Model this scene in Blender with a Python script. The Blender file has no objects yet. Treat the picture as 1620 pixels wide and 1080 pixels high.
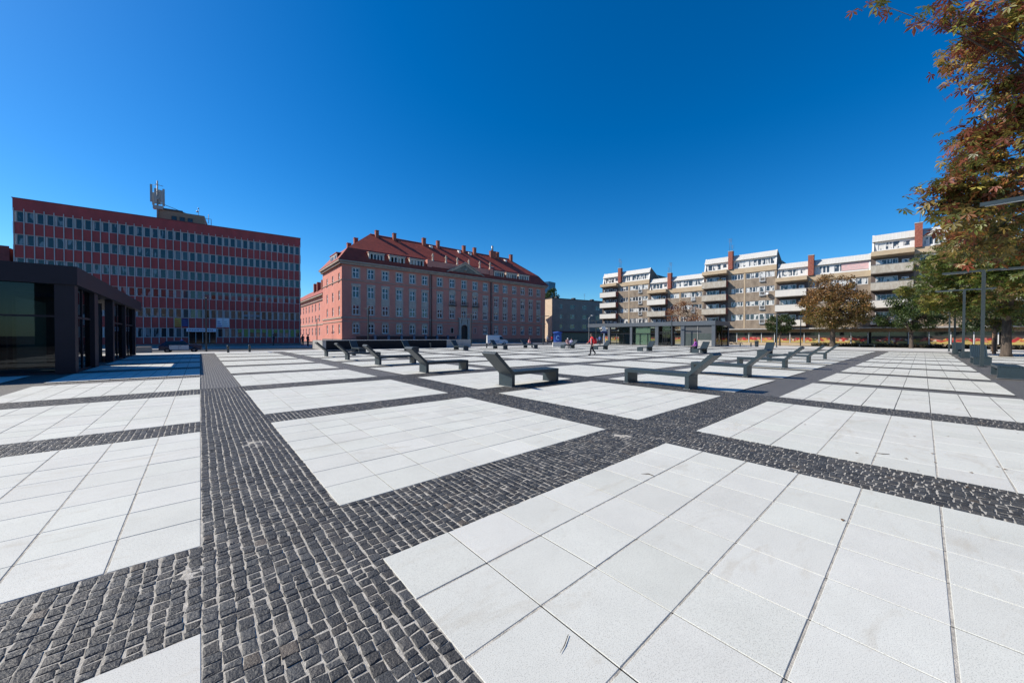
import bpy, math, random
import numpy as np
from mathutils import Vector, Matrix

S = bpy.context.scene
COL = S.collection
R = math.radians
random.seed(7)
rng = np.random.default_rng(7)

# ------------------------------------------------------------------ camera, sky, sun, exposure
CAM_H = 1.5
YAW, PITCH, ROLL, FPX = .716763332, -.0138475676, .00304237303, 566.680491
_f = Vector((math.sin(YAW)*math.cos(PITCH), math.cos(YAW)*math.cos(PITCH), math.sin(PITCH)))
_r0 = Vector((math.cos(YAW), -math.sin(YAW), 0)); _u0 = _r0.cross(_f)
_r = _r0*math.cos(ROLL)+_u0*math.sin(ROLL); _u = -_r0*math.sin(ROLL)+_u0*math.cos(ROLL)
cam = bpy.data.cameras.new('camera'); cam.sensor_width = 36; cam.lens = FPX/1620*36
cam.clip_start = .05; cam.clip_end = 3000
co = bpy.data.objects.new('camera', cam); COL.objects.link(co); S.camera = co
M = Matrix((_r, _u, -_f)).transposed().to_4x4(); M.translation = (0, 0, CAM_H); co.matrix_world = M

SUN_AZ, SUN_EL = 135, 38.5
w = bpy.data.worlds.new('World'); S.world = w; w.use_nodes = True
wn, wl = w.node_tree.nodes, w.node_tree.links
sky = wn.new('ShaderNodeTexSky'); sky.sky_type = 'NISHITA'; sky.sun_disc = False
sky.sun_elevation = R(SUN_EL); sky.sun_rotation = R(90-SUN_AZ)
sky.altitude = 600; sky.air_density = 1.0; sky.dust_density = .5; sky.ozone_density = 3.4
hsv = wn.new('ShaderNodeHueSaturation'); hsv.inputs['Saturation'].default_value = 1.42; hsv.inputs['Value'].default_value = 1.0
tint = wn.new('ShaderNodeMix'); tint.data_type = 'RGBA'; tint.blend_type = 'MULTIPLY'; tint.inputs[0].default_value = 1; tint.inputs[7].default_value = (.70, 1.0, 1.10, 1)
wl.new(sky.outputs[0], hsv.inputs['Color']); wl.new(hsv.outputs[0], tint.inputs[6]); wl.new(tint.outputs[2], wn['Background'].inputs[0])
wn['Background'].inputs[1].default_value = .105
sl = bpy.data.lights.new('sun', 'SUN'); sl.energy = 5.0; sl.angle = R(.5); sl.color = (1, .92, .80)
so = bpy.data.objects.new('sun', sl); COL.objects.link(so)
sd = Vector((math.cos(R(SUN_AZ))*math.cos(R(SUN_EL)), math.sin(R(SUN_AZ))*math.cos(R(SUN_EL)), math.sin(R(SUN_EL))))
so.rotation_euler = sd.to_track_quat('Z', 'Y').to_euler(); so.location = (-20, 20, 40)
S.view_settings.view_transform = 'Standard'; S.view_settings.look = 'None'; S.view_settings.gamma = 1
S.view_settings.exposure = .35

# ------------------------------------------------------------------ helpers
def ray(x, y): return _r*((x-810)/FPX) - _u*((y-540)/FPX) + _f
def at(x, y, z=0):
    d = ray(x, y); t = (z-CAM_H)/d.z
    return Vector((0, 0, CAM_H))+d*t

class MB:
    def __init__(s): s.v = []; s.f = []; s.m = []; s.sm = []
    def add(s, vs, fs, m=0, smooth=False):
        b = len(s.v); s.v += [tuple(v) for v in vs]
        for f in fs: s.f.append([i+b for i in f]); s.m.append(m); s.sm.append(smooth)
    def box(s, x0, x1, y0, y1, z0, z1, m=0, skip=''):
        vs = [(x0,y0,z0),(x1,y0,z0),(x1,y1,z0),(x0,y1,z0),(x0,y0,z1),(x1,y0,z1),(x1,y1,z1),(x0,y1,z1)]
        F = {'b':(0,3,2,1),'t':(4,5,6,7),'f':(0,1,5,4),'r':(1,2,6,5),'k':(2,3,7,6),'l':(3,0,4,7)}
        s.add(vs, [F[k] for k in F if k not in skip], m); return s
    def prism(s, poly, a0, a1, axis='x', m=0):
        n = len(poly)
        def P(p, a): return (a, p[0], p[1]) if axis == 'x' else ((p[0], a, p[1]) if axis == 'y' else (p[0], p[1], a))
        vs = [P(p, a0) for p in poly]+[P(p, a1) for p in poly]
        s.add(vs, [tuple(range(n))[::-1], tuple(range(n, 2*n))]+[(i, (i+1) % n, n+(i+1) % n, n+i) for i in range(n)], m); return s
    def tube(s, pts, rad, n=8, m=0, caps=True):
        pts = [Vector(p) for p in pts]; rad = rad if isinstance(rad, (list, tuple)) else [rad]*len(pts)
        b = len(s.v); prev = None
        for i, p in enumerate(pts):
            d = (pts[min(i+1, len(pts)-1)]-pts[max(i-1, 0)]).normalized()
            a = d.orthogonal().normalized() if prev is None else (prev-d*prev.dot(d)).normalized()
            prev = a; c = d.cross(a)
            for k in range(n):
                t = 2*math.pi*k/n; s.v.append(tuple(p+(a*math.cos(t)+c*math.sin(t))*rad[i]))
        for i in range(len(pts)-1):
            for k in range(n):
                s.f.append([b+i*n+k, b+i*n+(k+1) % n, b+(i+1)*n+(k+1) % n, b+(i+1)*n+k]); s.m.append(m); s.sm.append(True)
        if caps:
            s.f.append([b+k for k in range(n)][::-1]); s.m.append(m); s.sm.append(False)
            e = b+(len(pts)-1)*n; s.f.append([e+k for k in range(n)]); s.m.append(m); s.sm.append(False)
        return s
    def lathe(s, prof, c=(0, 0, 0), n=12, m=0):
        b = len(s.v)
        for r_, z in prof:
            for k in range(n):
                t = 2*math.pi*k/n; s.v.append((c[0]+r_*math.cos(t), c[1]+r_*math.sin(t), c[2]+z))
        for i in range(len(prof)-1):
            for k in range(n):
                s.f.append([b+i*n+k, b+i*n+(k+1) % n, b+(i+1)*n+(k+1) % n, b+(i+1)*n+k]); s.m.append(m); s.sm.append(True)
        return s
    def ball(s, c, r_, n=10, m=0, sc=(1, 1, 1)):
        b = len(s.v); h = n//2
        for i in range(h+1):
            a = math.pi*i/h-math.pi/2
            for k in range(n):
                t = 2*math.pi*k/n
                s.v.append((c[0]+r_*sc[0]*math.cos(a)*math.cos(t), c[1]+r_*sc[1]*math.cos(a)*math.sin(t), c[2]+r_*sc[2]*math.sin(a)))
        for i in range(h):
            for k in range(n):
                s.f.append([b+i*n+k, b+i*n+(k+1) % n, b+(i+1)*n+(k+1) % n, b+(i+1)*n+k]); s.m.append(m); s.sm.append(True)
        return s

def mesh_obj(name, mb, mats, parent=None):
    me = bpy.data.meshes.new(name); me.from_pydata(mb.v, [], mb.f)
    for m in (mats if isinstance(mats, (list, tuple)) else [mats]): me.materials.append(m)
    me.polygons.foreach_set('material_index', mb.m); me.polygons.foreach_set('use_smooth', mb.sm)
    me.update()
    o = bpy.data.objects.new(name, me); COL.objects.link(o)
    if parent: o.parent = parent
    return o
def np_obj(name, V, F, mats, parent=None, col=None, attr='tone'):
    me = bpy.data.meshes.new(name)
    V = np.asarray(V, np.float32); F = np.asarray(F, np.int32); k = F.shape[1]
    me.vertices.add(len(V)); me.vertices.foreach_set('co', V.ravel())
    me.loops.add(F.size); me.loops.foreach_set('vertex_index', F.ravel())
    me.polygons.add(len(F)); me.polygons.foreach_set('loop_start', np.arange(0, F.size, k, dtype=np.int32))
    me.update(calc_edges=True)
    me.polygons.foreach_set('use_smooth', [False]*len(F))
    for m in (mats if isinstance(mats, (list, tuple)) else [mats]): me.materials.append(m)
    if col is not None:
        a = me.attributes.new(attr, 'FLOAT_COLOR', 'POINT')
        c = np.ones((len(V), 4), np.float32); c[:, :3] = col; a.data.foreach_set('color', c.ravel())
    o = bpy.data.objects.new(name, me); COL.objects.link(o)
    if parent: o.parent = parent
    return o
def tag(o, label, cat, group=None):
    o['label'] = label; o['category'] = cat
    if group: o['group'] = group
    return o
def struct(o): o['kind'] = 'structure'; return o
def thing(name, label, cat, loc=(0, 0, 0), rz=0, group=None):
    o = bpy.data.objects.new(name, None); COL.objects.link(o); o.empty_display_size = .2
    o.location = loc; o.rotation_euler = (0, 0, rz)
    return tag(o, label, cat, group)
def dup(root, loc, rz, label, group=None):
    def cp(o, par):
        c = o.copy(); COL.objects.link(c)
        if par: c.parent = par
        for ch in kids.get(o, []): cp(ch, c)
        return c
    kids = {}
    for o in list(root.children_recursive): kids.setdefault(o.parent, []).append(o)
    c = cp(root, None); c.location = loc; c.rotation_euler = (0, 0, rz); c['label'] = label
    if group: c['group'] = group
    return c

# ------------------------------------------------------------------ materials
MATS = {}
def mat(name, col, rough=.7, var=.0, vscale=6., bump=0., bscale=30., metal=0., spec=.5, col2=None, coord='Object', rnd=0., stretch=None):
    m = bpy.data.materials.new(name); m.use_nodes = True; N, L = m.node_tree.nodes, m.node_tree.links
    p = N['Principled BSDF']; p.inputs['Roughness'].default_value = rough; p.inputs['Metallic'].default_value = metal
    p.inputs['Specular IOR Level'].default_value = spec
    tc = N.new('ShaderNodeTexCoord'); src = tc.outputs[coord]
    if stretch:
        mp = N.new('ShaderNodeMapping'); mp.inputs['Scale'].default_value = stretch; L.new(src, mp.inputs[0]); src = mp.outputs[0]
    c = (*col, 1); p.inputs['Base Color'].default_value = c
    if var > 0 or col2:
        n = N.new('ShaderNodeTexNoise'); n.inputs['Scale'].default_value = vscale; n.inputs['Detail'].default_value = 7; n.inputs['Roughness'].default_value = .65
        L.new(src, n.inputs['Vector'])
        r_ = N.new('ShaderNodeValToRGB'); r_.color_ramp.elements[0].position = .33; r_.color_ramp.elements[1].position = .67
        a = [x*(1-var) for x in col]; b = [min(1, x*(1+var)) for x in col] if not col2 else col2
        r_.color_ramp.elements[0].color = (*a, 1); r_.color_ramp.elements[1].color = (*b, 1)
        L.new(n.outputs[0], r_.inputs[0]); out = r_.outputs[0]
        if rnd:
            oi = N.new('ShaderNodeObjectInfo'); mr = N.new('ShaderNodeMapRange'); mr.inputs[3].default_value = 1-rnd; mr.inputs[4].default_value = 1+rnd
            L.new(oi.outputs['Random'], mr.inputs[0]); h = N.new('ShaderNodeHueSaturation'); L.new(mr.outputs[0], h.inputs['Value']); L.new(out, h.inputs['Color']); out = h.outputs[0]
        L.new(out, p.inputs['Base Color'])
    if bump:
        n2 = N.new('ShaderNodeTexNoise'); n2.inputs['Scale'].default_value = bscale; n2.inputs['Detail'].default_value = 5; L.new(src, n2.inputs['Vector'])
        bp = N.new('ShaderNodeBump'); bp.inputs['Strength'].default_value = bump; bp.inputs['Distance'].default_value = .02
        L.new(n2.outputs[0], bp.inputs['Height']); L.new(bp.outputs[0], p.inputs['Normal'])
    MATS[name] = m; return m

def window_glass(name, dark=(.012, .018, .024), light=(.3, .31, .3), p_light=.3, rough=.04):
    """pane: dark glossy glass, in some windows a pale curtain behind it (per object)"""
    m = bpy.data.materials.new(name); m.use_nodes = True; N, L = m.node_tree.nodes, m.node_tree.links
    p = N['Principled BSDF']; p.inputs['Roughness'].default_value = rough; p.inputs['Specular IOR Level'].default_value = .65
    oi = N.new('ShaderNodeObjectInfo'); tc = N.new('ShaderNodeTexCoord')
    n = N.new('ShaderNodeTexNoise'); n.inputs['Scale'].default_value = 1.7; n.inputs['Detail'].default_value = 2
    mp = N.new('ShaderNodeMapping'); mp.inputs['Scale'].default_value = (1, 1, .35)
    va = N.new('ShaderNodeVectorMath'); va.operation = 'ADD'; sc = N.new('ShaderNodeVectorMath'); sc.operation = 'SCALE'
    cb = N.new('ShaderNodeCombineXYZ'); L.new(oi.outputs['Random'], cb.inputs[0]); L.new(oi.outputs['Random'], cb.inputs[1])
    sc.inputs['Scale'].default_value = 71.; L.new(cb.outputs[0], sc.inputs[0])
    L.new(tc.outputs['Object'], mp.inputs[0]); L.new(mp.outputs[0], va.inputs[0]); L.new(sc.outputs[0], va.inputs[1]); L.new(va.outputs[0], n.inputs['Vector'])
    r_ = N.new('ShaderNodeValToRGB'); e = r_.color_ramp.elements
    e[0].position = .5+.18*(1-2*p_light); e[1].position = e[0].position+.05
    e[0].color = (*dark, 1); e[1].color = (*light, 1)
    L.new(n.outputs[0], r_.inputs[0]); L.new(r_.outputs[0], p.inputs['Base Color'])
    MATS[name] = m; return m

def clear_glass(name, tint=(.6, .68, .68), refl=1.0):
    m = bpy.data.materials.new(name); m.use_nodes = True; N, L = m.node_tree.nodes, m.node_tree.links
    N.remove(N['Principled BSDF'])
    t = N.new('ShaderNodeBsdfTransparent'); t.inputs[0].default_value = (*tint, 1)
    g = N.new('ShaderNodeBsdfGlossy'); g.inputs['Roughness'].default_value = .01
    fr = N.new('ShaderNodeFresnel'); fr.inputs[0].default_value = 1.6
    ml = N.new('ShaderNodeMath'); ml.operation = 'MULTIPLY'; ml.inputs[1].default_value = refl; L.new(fr.outputs[0], ml.inputs[0]); mx = N.new('ShaderNodeMixShader'); L.new(ml.outputs[0], mx.inputs[0]); L.new(t.outputs[0], mx.inputs[1]); L.new(g.outputs[0], mx.inputs[2])
    L.new(mx.outputs[0], N['Material Output'].inputs[0]); MATS[name] = m; return m

def attr_mat(name, rough=.6, attr='tone', transl=0., speck=0., sscale=220., bump=0., bscale=60., spec=.4, stain=0.):
    m = bpy.data.materials.new(name); m.use_nodes = True; N, L = m.node_tree.nodes, m.node_tree.links
    p = N['Principled BSDF']; p.inputs['Roughness'].default_value = rough; p.inputs['Specular IOR Level'].default_value = spec
    at_ = N.new('ShaderNodeAttribute'); at_.attribute_name = attr; out = at_.outputs['Color']
    tc = N.new('ShaderNodeTexCoord')
    def mul(out, fac_out, lo, hi, p0, p1):
        r_ = N.new('ShaderNodeMapRange'); r_.inputs[1].default_value = p0; r_.inputs[2].default_value = p1; r_.inputs[3].default_value = lo; r_.inputs[4].default_value = hi
        L.new(fac_out, r_.inputs[0]); v = N.new('ShaderNodeVectorMath'); v.operation = 'SCALE'; L.new(out, v.inputs[0]); L.new(r_.outputs[0], v.inputs['Scale']); return v.outputs[0]
    if speck:
        n = N.new('ShaderNodeTexNoise'); n.inputs['Scale'].default_value = sscale; n.inputs['Detail'].default_value = 3; L.new(tc.outputs['Object'], n.inputs['Vector'])
        out = mul(out, n.outputs[0], 1-speck, 1.03, .34, .47)
    if stain:
        n = N.new('ShaderNodeTexNoise'); n.inputs['Scale'].default_value = 1.1; n.inputs['Detail'].default_value = 8; n.inputs['Roughness'].default_value = .7; L.new(tc.outputs['Object'], n.inputs['Vector'])
        out = mul(out, n.outputs[0], 1-stain, 1.0, .35, .6)
        n = N.new('ShaderNodeTexNoise'); n.inputs['Scale'].default_value = .8; n.inputs['Detail'].default_value = 12; n.inputs['Roughness'].default_value = .72; n.inputs['Distortion'].default_value = 1.2
        mp = N.new('ShaderNodeMapping'); mp.inputs['Scale'].default_value = (1, 2.6, 1); mp.inputs['Location'].default_value = (3.1, 1.7, 0); L.new(tc.outputs['Object'], mp.inputs[0]); L.new(mp.outputs[0], n.inputs['Vector'])
        q = N.new('ShaderNodeMapRange'); q.inputs[1].default_value = .56; q.inputs[2].default_value = .74; q.inputs[3].default_value = 0; q.inputs[4].default_value = .5; L.new(n.outputs[0], q.inputs[0])
        mxc = N.new('ShaderNodeMix'); mxc.data_type = 'RGBA'; mxc.inputs[7].default_value = (.36, .31, .23, 1); L.new(q.outputs[0], mxc.inputs[0]); L.new(out, mxc.inputs[6]); out = mxc.outputs[2]
        vo = N.new('ShaderNodeTexVoronoi'); vo.inputs['Scale'].default_value = 1.7; L.new(tc.outputs['Object'], vo.inputs['Vector'])
        q = N.new('ShaderNodeMapRange'); q.inputs[1].default_value = .018; q.inputs[2].default_value = .026; q.inputs[3].default_value = .45; q.inputs[4].default_value = 0; L.new(vo.outputs['Distance'], q.inputs[0])
        mxc = N.new('ShaderNodeMix'); mxc.data_type = 'RGBA'; mxc.inputs[7].default_value = (.16, .15, .14, 1); L.new(q.outputs[0], mxc.inputs[0]); L.new(out, mxc.inputs[6]); out = mxc.outputs[2]
    L.new(out, p.inputs['Base Color'])
    if bump:
        n = N.new('ShaderNodeTexNoise'); n.inputs['Scale'].default_value = bscale; n.inputs['Detail'].default_value = 4; L.new(tc.outputs['Object'], n.inputs['Vector'])
        b = N.new('ShaderNodeBump'); b.inputs['Strength'].default_value = bump; b.inputs['Distance'].default_value = .01; L.new(n.outputs[0], b.inputs['Height']); L.new(b.outputs[0], p.inputs['Normal'])
    if transl:
        t = N.new('ShaderNodeBsdfTranslucent'); mx = N.new('ShaderNodeMixShader'); mx.inputs[0].default_value = transl
        L.new(out, t.inputs[0]); L.new(p.outputs[0], mx.inputs[1]); L.new(t.outputs[0], mx.inputs[2]); L.new(mx.outputs[0], N['Material Output'].inputs[0])
    MATS[name] = m; return m

slab_m = attr_mat('pale granite slab', .75, speck=.38, sscale=210, bump=.03, bscale=140, stain=.09, spec=.25)
sett_m = attr_mat('basalt sett', .55, speck=.5, sscale=110, bump=.75, bscale=85, spec=.4)
leaf_m = attr_mat('leaf', .42, attr='tone', transl=.38, spec=.45)
sand_m = mat('joint sand', (.42, .395, .345), .95, .35, 14, .5, 120)
jdark_m = mat('dark joint', (.07, .065, .06), .95, .3, 30)
jsand_m = mat('pale joint', (.40, .37, .33), .95, .5, 9)
asphalt = mat('asphalt', (.055, .055, .057), .85, .25, 3, .3, 90)
pave_m = mat('pavement', (.30, .29, .27), .85, .15, 2, .2, 60)
kerb_m = mat('kerb stone', (.38, .37, .35), .8, .15, 5)
steel_b = mat('bench paint', (.021, .037, .047), .45, .18, 18, .12, 160, spec=.5)
lamp_m = mat('lamp paint', (.030, .042, .048), .4, .12, 8)
white_m = mat('white paint', (.72, .72, .70), .5, .06, 3)
conc_m = mat('concrete', (.36, .35, .33), .85, .2, 1.6, .25, 30)
bark_m = mat('bark', (.085, .065, .05), .9, .4, 9, .9, 22, stretch=(1, 1, .25))
grey_metal = mat('zinc', (.3, .31, .32), .45, .15, 4, metal=.6)
dark_m = mat('dark void', (.012, .012, .014), .6)
panel_light = mat('lamp panel', (.55, .57, .57), .35)

def far_sett_mat():
    m = bpy.data.materials.new('basalt setts laid in rows'); m.use_nodes = True; N, L = m.node_tree.nodes, m.node_tree.links
    p = N['Principled BSDF']; p.inputs['Roughness'].default_value = .6
    tc = N.new('ShaderNodeTexCoord'); mp = N.new('ShaderNodeMapping'); mp.inputs['Rotation'].default_value = (0, 0, R(90)); L.new(tc.outputs['Object'], mp.inputs[0])
    b = N.new('ShaderNodeTexBrick'); b.inputs['Scale'].default_value = 1; b.inputs['Brick Width'].default_value = .078; b.inputs['Row Height'].default_value = .07
    b.inputs['Mortar Size'].default_value = .0055; b.inputs['Mortar Smooth'].default_value = .3; b.inputs['Bias'].default_value = -.2
    b.inputs['Color1'].default_value = (.034, .034, .034, 1); b.inputs['Color2'].default_value = (.075, .075, .074, 1); b.inputs['Mortar'].default_value = (.28, .265, .24, 1)
    nz = N.new('ShaderNodeTexNoise'); nz.inputs['Scale'].default_value = 5; L.new(tc.outputs['Object'], nz.inputs['Vector'])
    va = N.new('ShaderNodeVectorMath'); va.operation = 'MULTIPLY_ADD'; va.inputs[1].default_value = (.05, .05, 0); L.new(nz.outputs['Color'], va.inputs[0]); L.new(mp.outputs[0], va.inputs[2])
    L.new(va.outputs[0], b.inputs['Vector']); L.new(b.outputs[0], p.inputs['Base Color'])
    bp = N.new('ShaderNodeBump'); bp.inputs['Strength'].default_value = .5; bp.inputs['Distance'].default_value = .01; bp.invert = True
    L.new(b.outputs['Fac'], bp.inputs['Height']); L.new(bp.outputs[0], p.inputs['Normal'])
    return m
farsett = far_sett_mat()

# ------------------------------------------------------------------ ground and paving
def sheet(name, x0, x1, y0, y1, z, m):
    b = MB(); b.add([(x0, y0, z), (x1, y0, z), (x1, y1, z), (x0, y1, z)], [(0, 1, 2, 3)]); return struct(mesh_obj(name, b, m))
sheet('ground', -900, 1100, -700, 1200, -.16, asphalt)
sheet('plaza_setts', -14, 60, -14, 40.2, -.022, farsett)
sheet('sett_joints', -4.7, 11, -6, 13.3, -.004, sand_m)
b = MB(); b.box(-40, 60, 40.2, 43.4, -.2, -.006, skip='b'); b.box(60, 77.5, -40, 43.4, -.2, -.006, skip='b'); struct(mesh_obj('plaza_margin', b, mat('margin slabs', (.5, .49, .46), .8, .1, 1.5)))
b = MB(); b.box(-40, 77.66, 43.4, 43.55, -.2, .004, skip='b'); b.box(77.5, 77.65, -40, 43.4, -.2, .004, skip='b'); struct(mesh_obj('kerb', b, kerb_m))
sheet('road', -60, 130, 43.6, 53, -.15, asphalt)
b = MB(); b.box(-60, 64, 54.2, 80, -.2, -.02, skip='b'); struct(mesh_obj('pavement', b, pave_m))
b = MB(); b.box(80.2, 100, -60, 44, -.2, -.03, skip='b'); struct(mesh_obj('pavement', b, pave_m))

CX = [(-8.7, -4.7), (-3.7, 0), (.92, 4.97), (5.98, 10.03), (11, 15.2), (16.1, 20.25), (21.2, 25.35), (26.3, 30.4), (31.35, 35.45), (36.4, 40.5), (41.45, 45.55), (46.5, 50.6), (51.55, 55.65)]
CY = [(-11.6, -7.6), (-6.6, -2.6), (-1.62, 2.38), (3.37, 7.4), (8.27, 12.15), (13.3, 17.06), (18.03, 21.65), (22.8, 26.5), (27.55, 31.4), (32.4, 36.3), (37.2, 40)]
V, F, T = [], [], []; base = MB(); thin = MB()
for ci, (x0, x1) in enumerate(CX):
    for (y0, y1) in CY:
        if x0 < -4 and y0 > 20: continue
        if x0 < 8 and y0 < -8: continue
        nx = 8; ny = max(1, round((y1-y0)/.5)); left = x1 <= 0
        gx, gy = (.013, .006) if left else (.006, .013)
        if y0 > 3 and x0 > 0: gy = .008
        dx, dy = (x1-x0)/nx, (y1-y0)/ny
        base.add([(x0, y0, -.0065), (x1, y0, -.0065), (x1, y1, -.0065), (x0, y1, -.0065)], [(0, 1, 2, 3)])
        if left:
            for j in range(1, ny): yy = y0+j*dy; thin.add([(x0, yy-.004, -.004), (x1, yy-.004, -.004), (x1, yy+.004, -.004), (x0, yy+.004, -.004)], [(0, 1, 2, 3)])
        else:
            for i in range(1, nx): xx = x0+i*dx; thin.add([(xx-.004, y0, -.004), (xx+.004, y0, -.004), (xx+.004, y1, -.004), (xx-.004, y1, -.004)], [(0, 1, 2, 3)])
        for i in range(nx):
            for j in range(ny):
                a0, a1 = x0+i*dx+gx/2, x0+(i+1)*dx-gx/2; c0, c1 = y0+j*dy+gy/2, y0+(j+1)*dy-gy/2
                jt = [random.uniform(-.0012, .0012) for _ in range(4)]
                a0 += jt[0]; a1 += jt[1]; c0 += jt[2]; c1 += jt[3]
                k = random.gauss(0, .013); t = (.59+k, .594+k+random.gauss(0, .003), .545+k)
                zz = random.uniform(-.0012, .0012); bv = .0028
                n = len(V)
                if math.hypot((a0+a1)/2, (c0+c1)/2) < 13:
                    V += [(a0, c0, -.014), (a1, c0, -.014), (a1, c1, -.014), (a0, c1, -.014), (a0, c0, zz-bv), (a1, c0, zz-bv), (a1, c1, zz-bv), (a0, c1, zz-bv),
                          (a0+bv, c0+bv, zz), (a1-bv, c0+bv, zz), (a1-bv, c1-bv, zz), (a0+bv, c1-bv, zz)]; T += [t]*12
                    F += [(n+8, n+9, n+10, n+11)]+[(n+q, n+(q+1) % 4, n+4+(q+1) % 4, n+4+q) for q in range(4)]+[(n+4+q, n+4+(q+1) % 4, n+8+(q+1) % 4, n+8+q) for q in range(4)]
                else:
                    V += [(a0, c0, zz), (a1, c0, zz), (a1, c1, zz), (a0, c1, zz)]; T += [t]*4; F += [(n, n+1, n+2, n+3)]
struct(np_obj('light_slab_paving', V, F, slab_m, col=np.array(T)))
struct(mesh_obj('slab_bedding', base, jdark_m)); struct(mesh_obj('slab_joints', thin, jsand_m))

# near setts: every stone modelled
def in_cell(x, y):
    for (x0, x1) in CX:
        if x0-.005 < x < x1+.005:
            for (y0, y1) in CY:
                if y0-.005 < y < y1+.005: return True
    return False
def band_edges(lo, hi, cells):
    e = [];
    for a in cells: e += [a[0], a[1]]
    return e
V, F, T = [], [], []
def stone(xa, xb, ya, yb):
    n = len(V); j = lambda s: random.uniform(-s, s)
    P = [(xa+j(.006), ya+j(.006)), (xb+j(.006), ya+j(.006)), (xb+j(.006), yb+j(.006)), (xa+j(.006), yb+j(.006))]
    cx, cy = (xa+xb)/2, (ya+yb)/2; top = random.uniform(-.002, .002)
    k = random.choice([.026, .03, .034, .04, .048]); k *= 1.5; t = (k*1.0, k*1.01, k*1.0)
    q = random.random()
    if q < .012: t = (k*1.6, k*1.35, k*1.1)
    elif q < .25: t = (k*1.18, k*1.12, k*1.04)
    for sc, dz in ((1, -.03), (1, -.004), (.94, .0), (.6, .002)):
        for px_, py_ in P:
            V.append((cx+(px_-cx)*sc+(j(.003) if sc < 1 else 0), cy+(py_-cy)*sc+(j(.003) if sc < 1 else 0), top+dz+(j(.0018) if sc < 1 else 0))); T.append(t)
    for l in range(3):
        for q in range(4): F.append((n+l*4+q, n+l*4+(q+1) % 4, n+l*4+4+(q+1) % 4, n+l*4+4+q))
    F.append((n+12, n+13, n+14, n+15))
XB = [(-4.7, -3.7), (0, .92), (4.97, 5.98), (10.03, 11)]
YB = [(-2.6, -1.62), (2.38, 3.37), (7.4, 8.27), (12.15, 13.3)]
def fill(x0, x1, y0, y1, limit=12.4):
    nrow = max(1, round((x1-x0)/.07)); dw = (x1-x0)/nrow
    for i in range(nrow):
        y = y0+random.uniform(-.03, 0); xa, xb = x0+i*dw, x0+(i+1)*dw
        wob = random.uniform(-.004, .004) if 0 < i < nrow-1 else 0
        while y < y1-.02:
            ln = random.choice([.05, .06, .068, .075, .085, .095]) ; ye = min(y+ln, y1)
            if y1-ye < .035: ye = y1
            g = random.uniform(.005, .013)
            if math.hypot((xa+xb)/2, y) < limit and ye-y > .03 and y*.754+xa*.657 > .4:
                gx = random.uniform(.005, .013)
                o = .0035*math.sin(y*2.2+i*.25)+wob*.5
                stone(xa+gx/2+o, xb-gx/2+o, max(y, y0)+g/2, ye-g/2)
            y = ye
for (x0, x1) in XB: fill(x0, x1, -6, 13.3, 30)
edges = [-7, -4.7, -3.7, 0, .92, 4.97, 5.98, 10.03, 11, 13.2]
for (y0, y1) in YB:
    for (x0, x1) in ((-3.7, 0), (.92, 4.97), (5.98, 10.03)): fill(x0, x1, y0, y1, 30)
struct(np_obj('sett_paving', V, F, sett_m, col=np.array(T)))
# ------------------------------------------------------------------ benches
BL, BW = 2.06, .62
def slats(n, L0, gap=.014):
    wv = (BW-.02-(n-1)*gap)/n
    return [(-BW/2+.01+i*(wv+gap), -BW/2+.01+i*(wv+gap)+wv) for i in range(n)]
def make_bench(label, back=True):
    t = thing('lounger_bench' if back else 'backless_bench', label, 'bench')
    zs, th = .45, .10
    b = MB()
    for a, c in slats(9, BL): b.box(.002, BL-.002, a, c, zs-.05, zs)
    b.box(.0, BL, -BW/2, -BW/2+.008, zs-th, zs-.002); b.box(0, BL, BW/2-.008, BW/2, zs-th, zs-.002); b.box(0, BL, -BW/2+.01, BW/2-.01, zs-th, zs-.053)
    mesh_obj('seat', b, steel_b, t)
    for x0, x1 in ((0, .12), (BL-.12, BL)):
        b = MB(); b.box(x0+.002, x1-.002, -BW/2+.003, BW/2-.003, 0, zs-.102); mesh_obj('leg', b, steel_b, t)
    for x0 in (.06, BL-.06):
        b = MB(); b.box(x0-.09, x0+.09, -BW/2-.02, BW/2+.02, 0, .008); fp = mesh_obj('base_plate', b, MATS['zinc'] if 'zinc' in MATS else steel_b, t)
        for sx in (-.075, .075):
            for sy in (-.29, .29):
                b = MB(); b.lathe([(.012, .008), (.012, .016), (.001, .017)], (x0+sx, sy, 0), 8); mesh_obj('bolt', b, grey_metal, fp)
    if back:
        b = MB(); d, h = .66, .62
        def pl(y0, y1, t0, t1):
            # plank lying on the sloped back between depths t0..t1 below its face
            face0 = (.075, zs-.0); face1 = (.075-d, zs+h)
            nrm = (-.70, -.714)
            P = [(face0[0]+nrm[0]*t0, face0[1]+nrm[1]*t0), (face1[0]+nrm[0]*t0, face1[1]+nrm[1]*t0), (face1[0]+nrm[0]*t1, face1[1]+nrm[1]*t1), (face0[0]+nrm[0]*t1, face0[1]+nrm[1]*t1)]
            b.prism(P, y0, y1, 'y')
        for a, c in slats(9, 1): pl(a, c, 0, .05)
        pl(-BW/2+.0015, -BW/2+.009, .002, .10); pl(BW/2-.009, BW/2-.0015, .002, .10); pl(-BW/2+.01, BW/2-.01, .055, .098)
        mesh_obj('backrest', b, steel_b, t)
    return t
protoB = protoN = None
def bench(x, y, rz, label, group, back=True):
    global protoB, protoN
    pr = protoB if back else protoN
    if pr is None:
        pr = make_bench(label, back); pr.location = (x, y, .001); pr.rotation_euler = (0, 0, rz); pr['group'] = group
        if back: protoB = pr
        else: protoN = pr
        return pr
    return dup(pr, (x, y, .001), rz, label, group)
G1 = 'slatted lounger benches set in a square on the plaza'
ordn = ['nearest', 'second nearest', 'middle', 'second farthest', 'farthest']
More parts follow.
